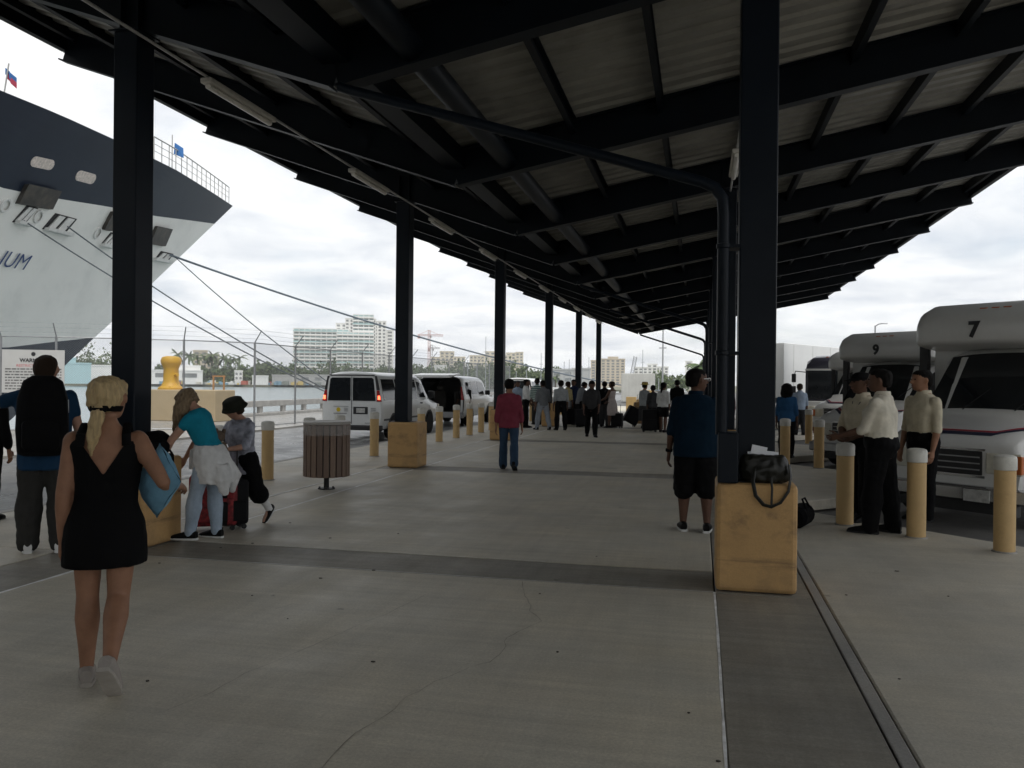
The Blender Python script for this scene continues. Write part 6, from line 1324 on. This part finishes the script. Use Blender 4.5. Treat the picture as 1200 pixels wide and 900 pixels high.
b_ = MB(); c, rt, fw, up = dA['spine'](.27); b_.tube([c + rt*.06 + fw*.10, dA['spine'](.2)[0] + fw*.145, c - rt*.06 + fw*.10], .006, 5); b_.build('lanyard', NAVY, dA['root'])
p0 = gp(1036, 617)
person('stout bus driver in a white shirt seen from behind gesturing', p0.x, p0.y + .05, R(62), 1.82, 'm', 0, 'brown', legs=dict(l=(6, 3, 3, 0), r=(-5, 3, 3, 0)), arms=dict(l=(22, 8, 74, 10), r=(14, 10, 72, 12)), headyaw=16, top=cloth('shirt_offwhite', (.64, .60, .50)), sleeve=.5, bottom=BLK, bfat=1.4, shoe=S_BLK, hair=M_HAIRB, girth=1.26, vox=.014, eyes=True, tuck=True, collar=True)
p0 = gp(1086, 602)
person('bus driver in a cream shirt standing close to the grille of bus 7', p0.x, p0.y + .1, R(120), 1.83, 'm', 0, 'tan', arms=dict(l=(4, 9, 16, 4), r=(2, 10, 12, 2)), headyaw=-12, top=cloth('shirt_cream2', (.54, .49, .37)), sleeve=.48, bottom=BLK, bfat=1.2, shoe=S_BLK, hair=M_HAIRB, girth=1.08, vox=.014, eyes=True, tuck=True, collar=True)

# ------------------------------------------------------------------ the waiting crowd
def stripes(name, a, b_, sc):
    m = bpy.data.materials.new(name); m.use_nodes = True; t = m.node_tree; bs = t.nodes['Principled BSDF']; bs.inputs['Roughness'].default_value = .85
    tcn = t.nodes.new('ShaderNodeTexCoord'); wv = t.nodes.new('ShaderNodeTexWave'); wv.bands_direction = 'Z'; wv.inputs['Scale'].default_value = sc; wv.inputs['Distortion'].default_value = .6; t.links.new(tcn.outputs['Object'], wv.inputs['Vector'])
    r = t.nodes.new('ShaderNodeValToRGB'); r.color_ramp.interpolation = 'CONSTANT'; r.color_ramp.elements[0].color = a + (1,); r.color_ramp.elements[1].color = b_ + (1,); r.color_ramp.elements[1].position = .5; t.links.new(wv.outputs['Fac'], r.inputs[0]); t.links.new(r.outputs[0], bs.inputs['Base Color']); return m
M_STRIPE = stripes('cloth_green_stripe', (.02, .11, .10), (.5, .55, .52), 4.2)
LGREY = cloth('light_grey', (.34, .36, .37)); PBLUE = cloth('pale_blue', (.33, .40, .50)); YELS = cloth('yellow_shirt', (.50, .42, .22)); PDRESS = cloth('pale_dress', (.48, .42, .40)); LTROU = cloth('pale_trousers', (.28, .31, .35)); DBLUE = cloth('dark_blue', (.02, .03, .07)); TEAL = cloth('blue_top', (.03, .10, .22))
CG = 'people waiting in the crowd'
WALK = dict(l=(16, 3, 6, 0), r=(-16, 3, 12, 22))
def cp(px, py, label, face, h=1.7, sex='m', z=0.0, **k):
    p = gp(px, py, z); k.setdefault('vox', .02); k.setdefault('hair', M_HAIRB); k.setdefault('shoe', S_BLK); k.setdefault('collar', sex == 'm' and 'top' in k); return person(label, p.x, p.y, R(face), h, sex, z, k.pop('skin', 'brown'), group=CG, **k)
cp(607, 496, 'man in a pale blue shirt half hidden behind the woman in pink', 200, 1.68, top=PBLUE, bottom=NAVY, eyes=True)
cp(617, 501, 'man in a white shirt and black trousers facing the stripe shirted man', -70, 1.74, top=WHT, bottom=BLK, tuck=True, arms=dict(l=(6, 6, 40, 6), r=(10, 6, 50, 6)))
cp(630, 497, 'man in a green and white striped shirt among the bollards', 20, 1.80, top=M_STRIPE, bottom=KHK)
cp(637, 503, 'man in a grey shirt and pale trousers with legs astride', 35, 1.72, top=GREY, bottom=LTROU, legs=dict(l=(10, 8, 4, 0), r=(-10, 8, 8, 12)), arms=dict(l=(0, 12, 6, 0), r=(0, 12, 8, 0)))
cp(658, 503, 'man in a light grey shirt and black trousers beside a column', 25, 1.72, top=LGREY, bottom=BLK, tuck=True, legs=dict(l=(2, 5, 3, 0), r=(-4, 5, 4, 0)))
cp(666, 496, 'person in a yellow shirt behind the light grey shirted man', -40, 1.68, top=YELS, bottom=LGREY, hair=M_HAIRBR)
cp(673, 496, 'man in a dark blue shirt behind the person in yellow', 160, 1.76, top=DBLUE, bottom=BLK)
hb_ = cp(680, 498, 'person in a grey shirt stooping over black luggage', -50, 1.70, top=GREY, bottom=BLK, lean=16, headpitch=-15, arms=dict(l=(26, 8, 22, 0), r=(20, 10, 20, 0)))
cp(694, 510, 'man in a charcoal shirt and black trousers walking with bowed head', 192, 1.72, top=DGREY, bottom=BLK, headpitch=-24, legs=dict(l=(12, 2, 6, 0), r=(-9, 2, 8, 18)), arms=dict(l=(12, 8, 30, 10), r=(-4, 9, 14, 4)))
cp(709, 498, 'person in black with a shoulder bag beside the woman in the pale dress', 10, 1.70, top=BLK, bottom=DGREY)
cp(718, 499, 'woman in a long sleeveless pale dress beside black luggage', 60, 1.70, 'f', dress=(PDRESS, .30), hair=M_HAIRBR, arms=dict(l=(28, 6, 70, 10), r=(22, 8, 60, 10)))
I_ = cp(756, 499, 'person in a pale grey shirt and long dark skirt wearing a straw hat', -30, 1.66, 'f', top=LGREY, dress=(DGREY, .40), skin='tan')
hat(I_, cloth('straw', (.42, .30, .13)), 'straw hat with a yellow band in the crowd', .72, .44, 'straw_hat', cloth('yellow_band', (.62, .52, .03)))
cp(766, 501, 'short person in dark clothes standing by stacked suitcases', 20, 1.58, 'f', top=DGREY, bottom=BLK)
cp(778, 503, 'woman with a black ponytail in a white top and black skirt', -25, 1.68, 'f', top=WHT, dress=(BLK, .26), hairstyle='ponytail')
cp(794, 497, 'dark haired man in black beyond the heavy man in the navy polo', 0, 1.78, top=BLK, bottom=BLK)
cp(923, 530, 'woman with big dark hair and a blue top behind the steel column', -10, 1.66, 'f', top=TEAL, bottom=BLK, hairstyle='big', vox=.016)
cp(938, 503, 'man in a white shirt walking beyond the woman in blue', 10, 1.68, top=PBLUE, bottom=DGREY, hair=M_HAIRBR)
cp(546, 500, 'man in black leaning to the open boot of the white car', 40, 1.78, z=ROADZ, top=BLK, bottom=BLK, sleeve=.4, arms=dict(l=(20, 8, 40, 0), r=(6, 8, 14, 0)), vox=.016)
cp(851, 520, 'figure in dark red standing behind the drain pipe', 20, 1.7, top=cloth('dark_red', (.10, .012, .014)), bottom=BLK)

# ------------------------------------------------------------------ luggage and bags
def suitcase(x, y, lab, m, w_=.42, d_=.26, h_=.62, rot=0.0, tilt=0.0, grp=None, handle=.35):
    t_ = thing('suitcase', lab, 'suitcase', (x, y, 0), rot, grp); Mx = Matrix.Rotation(R(tilt), 4, 'Y') if tilt else Matrix.Identity(4); lift = abs(math.sin(R(tilt))) * w_ / 2; Mx = Matrix.Translation((0, 0, lift)) @ Mx
    b_ = MB(); b_.box(-w_/2, w_/2, -d_/2, d_/2, .05, .05 + h_, 0, Mx); sh = b_.build('shell', m, t_, smooth=50, bevel=.045, seg=3)
    b_ = MB(); b_.box(-w_/2 + .04, w_/2 - .04, -d_/2 - .035, -d_/2 + .001, .10, .05 + h_*.55, 0, Mx); b_.build('pocket', m, sh, smooth=50, bevel=.02)
    b_ = MB(); b_.box(-w_/2 - .002, w_/2 + .002, -.008, .008, .09, h_ + .01, 0, Mx); b_.build('zip', M_TRIM, sh, smooth=0)
    b_ = MB(); b_.tube([Mx @ Vector(q) for q in ((-.1, d_*.3, h_ + .04), (-.1, d_*.3, h_ + handle), (.1, d_*.3, h_ + handle), (.1, d_*.3, h_ + .04))], .01, 6); b_.build('pull_handle', M_DARK, t_)
    b_ = MB(); b_.tube([Mx @ Vector(q) for q in ((-.08, 0, h_ + .05), (-.06, 0, h_ + .085), (.06, 0, h_ + .085), (.08, 0, h_ + .05))], .013, 6); b_.build('grip', M_DARK, t_)
    for sx in (-1, 1):
        for sy in (-1, 1): b_ = MB(); b_.lathe([(.01, -.012), (.028, -.012), (.028, .012), (.01, .012)], 12, M=Mx @ Matrix.Translation((sx*(w_/2 - .05), sy*(d_/2 - .04), .028)) @ Matrix.Rotation(R(90), 4, 'X')); b_.build('wheel', M_TYRE, t_)
    return t_
M_REDC = mat('red_pattern', (.22, .018, .022), .7, 0, .7, 22, .2, 30, dirt=(.02, .01, .012), dscale=14, damt=.9); LUG = mat('black_luggage', (.006, .006, .007), .75, 0, .2, 8, .25, 60, spec=.2); LUGT = mat('tan_luggage', (.30, .19, .08), .7, 0, .15, 6)
p0 = gp(238, 633); suitcase(p0.x - .02, p0.y + .28, 'red patterned suitcase between the girl and the footing block', M_REDC, .50, .28, .56, R(30), 0, None, .50)
p0 = gp(262, 628); suitcase(p0.x + .05, p0.y + .1, 'black suitcase between the girl and the boy', LUG, .36, .24, .50, R(50), 0)
GL = 'luggage of the waiting crowd'
for px, py, lab, w_, h_, rot, tilt in ((737, 498, 'black wheeled suitcase tilted on its edge beside the pale dress', .55, .62, 20, 28), (724, 499, 'black holdall upright between the pale dress and the tilted suitcase', .40, .50, -15, 0), (668, 497, 'black upright suitcase behind the light grey shirted man', .42, .6, 30, 0), (684, 499, 'black upright suitcase under the stooping person', .48, .62, -20, 0), (762, 503, 'tall black suitcase in front of the straw hatted person', .5, .72, 10, 0), (770, 502, 'black suitcase beside the woman with the ponytail', .42, .62, -10, 0), (751, 495, 'tan suitcase behind the straw hatted person', .5, .85, 15, 0), (703, 497, 'black suitcase behind the walking man in charcoal', .42, .55, 5, 0)):
    p0 = gp(px, py); suitcase(p0.x, p0.y, lab, LUGT if 'tan' in lab else LUG, w_, .3, h_, R(rot), tilt, GL)
# handbag slumped on the right hand block, strap hanging down its face
BX, BY = .446, YR(1, .446)
t_ = thing('shoulder_bag', 'slumped black shoulder bag with papers on the yellow footing block', 'bag', (BX + .08, BY - .20, .868), R(4))
M_BAG = mat('olive_black_bag', (.012, .012, .009), .38, 0, .4, 8, .5, 14, spec=.4)
b_ = MB(); b_.loft([ring_at(Vector((.0 + o_, .02 - .012*math.sin(q*9), q)), Vector((1, 0, 0)), Vector((0, 1, 0)), a, d, 18, 2.8) for q, a, d, o_ in ((.0, .15, .06, 0), (.02, .19, .085, 0), (.10, .205, .088, -.01), (.18, .185, .07, -.02), (.215, .16, .05, -.02), (.22, .12, .03, -.02))]); g = remesh(b_, .012, 2); bm = bmesh.new(); bm.from_mesh(g); bm.normal_update()
for v in bm.verts: v.co += v.normal * .012 * (noise.noise(v.co * 11) + .7 * noise.noise(v.co * 24))
for v in bm.verts: v.co.z = max(v.co.z, 0.0)
bm.to_mesh(g); bm.free(); g.materials.clear(); g.materials.append(M_BAG); g.polygons.foreach_set('use_smooth', [True]*len(g.polygons)); link('bag_body', g, t_)
b_ = MB(); b_.tube([(-.10, -.06, .12), (-.12, -.105, .02), (-.10, -.128, -.09), (-.04, -.132, -.16), (.02, -.132, -.175), (.09, -.130, -.14), (.15, -.122, -.05), (.17, -.09, .06), (.165, -.05, .15)], .016, 8, flat=.45); b_.build('strap', M_BAG, t_)
b_ = MB(); b_.tube([(.02, -.095, .05), (.025, -.128, -.03), (.02, -.132, -.165)], .009, 6, flat=.5); b_.build('buckle_strap', M_BAG, t_)
for k, (x0, rr) in enumerate(((-.12, .2), (-.06, -.15), (.0, .1))): b_ = MB(); b_.box(x0 - .05, x0 + .07, -.002 + k*.012, .001 + k*.012, .19, .275 - k*.012, 0, Matrix.Rotation(rr, 4, 'Y')); b_.build('paper', mat('paper_white', (.75, .77, .80), .7) if 'paper_white' not in MATS else MATS['paper_white'], t_, smooth=0)
# travel bag on the other block, with a dangling strap
LX, LY = -5.51, YR(1, -5.51)
t_ = thing('travel_bag', 'lumpy black travel bag on the footing block the girl leans over', 'bag', (LX + .05, LY + .05, .866), R(20)); b_ = MB()
for c, r_ in (((0, 0, .11), (.2, .14, .11)), ((.1, .02, .17), (.13, .11, .09)), ((-.1, -.03, .14), (.13, .12, .10)), ((.16, -.1, .09), (.1, .09, .09))): b_.ball(c, r_, 16, 10)
g = remesh(b_, .013, 2); bm = bmesh.new(); bm.from_mesh(g); bm.normal_update()
for v in bm.verts: v.co += v.normal * .014 * noise.noise(v.co * 14); v.co.z = max(v.co.z, 0)
bm.to_mesh(g); bm.free(); g.materials.clear(); g.materials.append(BLK); g.polygons.foreach_set('use_smooth', [True]*len(g.polygons)); link('bag_body', g, t_)
b_ = MB(); b_.tube([(.22, -.05, .10), (.275, -.06, .02), (.285, -.07, -.12), (.285, -.10, -.20), (.285, -.15, -.21), (.285, -.17, -.10), (.27, -.14, .04)], .018, 8, flat=.5); b_.build('strap', BLK, t_)
p0 = gp(941, 611); t_ = thing('duffel_bag', 'small black duffel on the pavement behind the yellow footing block', 'bag', (p0.x, p0.y + .05, 0), R(70)); b_ = MB(); b_.tube([(-.22, 0, .13), (-.18, 0, .13), (.18, 0, .13), (.22, 0, .13)], [.09, .13, .13, .09], 16); b_.build('bag_body', BLK, t_); b_ = MB(); b_.tube([(-.1, -.1, .2), (-.06, -.04, .33), (.06, -.04, .33), (.1, -.1, .2)], .012, 6); b_.build('grip', BLK, t_)
bpy.data.scenes.remove(TMP)

# ------------------------------------------------------------------ thin harbour haze
hzb = MB(); hzb.box(-1700, 1700, -950, 1800, -5.2, 90)
hm = bpy.data.materials.new('haze_air'); hm.use_nodes = True; ht = hm.node_tree; ht.nodes.clear()
pv = ht.nodes.new('ShaderNodeVolumePrincipled'); pv.inputs['Color'].default_value = (.97, .985, 1, 1); pv.inputs['Density'].default_value = .0002; pv.inputs['Anisotropy'].default_value = .2
ho = ht.nodes.new('ShaderNodeOutputMaterial'); ht.links.new(pv.outputs[0], ho.inputs['Volume'])
tag(hzb.build('haze', hm, smooth=0), 'thin pale haze over the harbour', 'haze', kind='stuff')
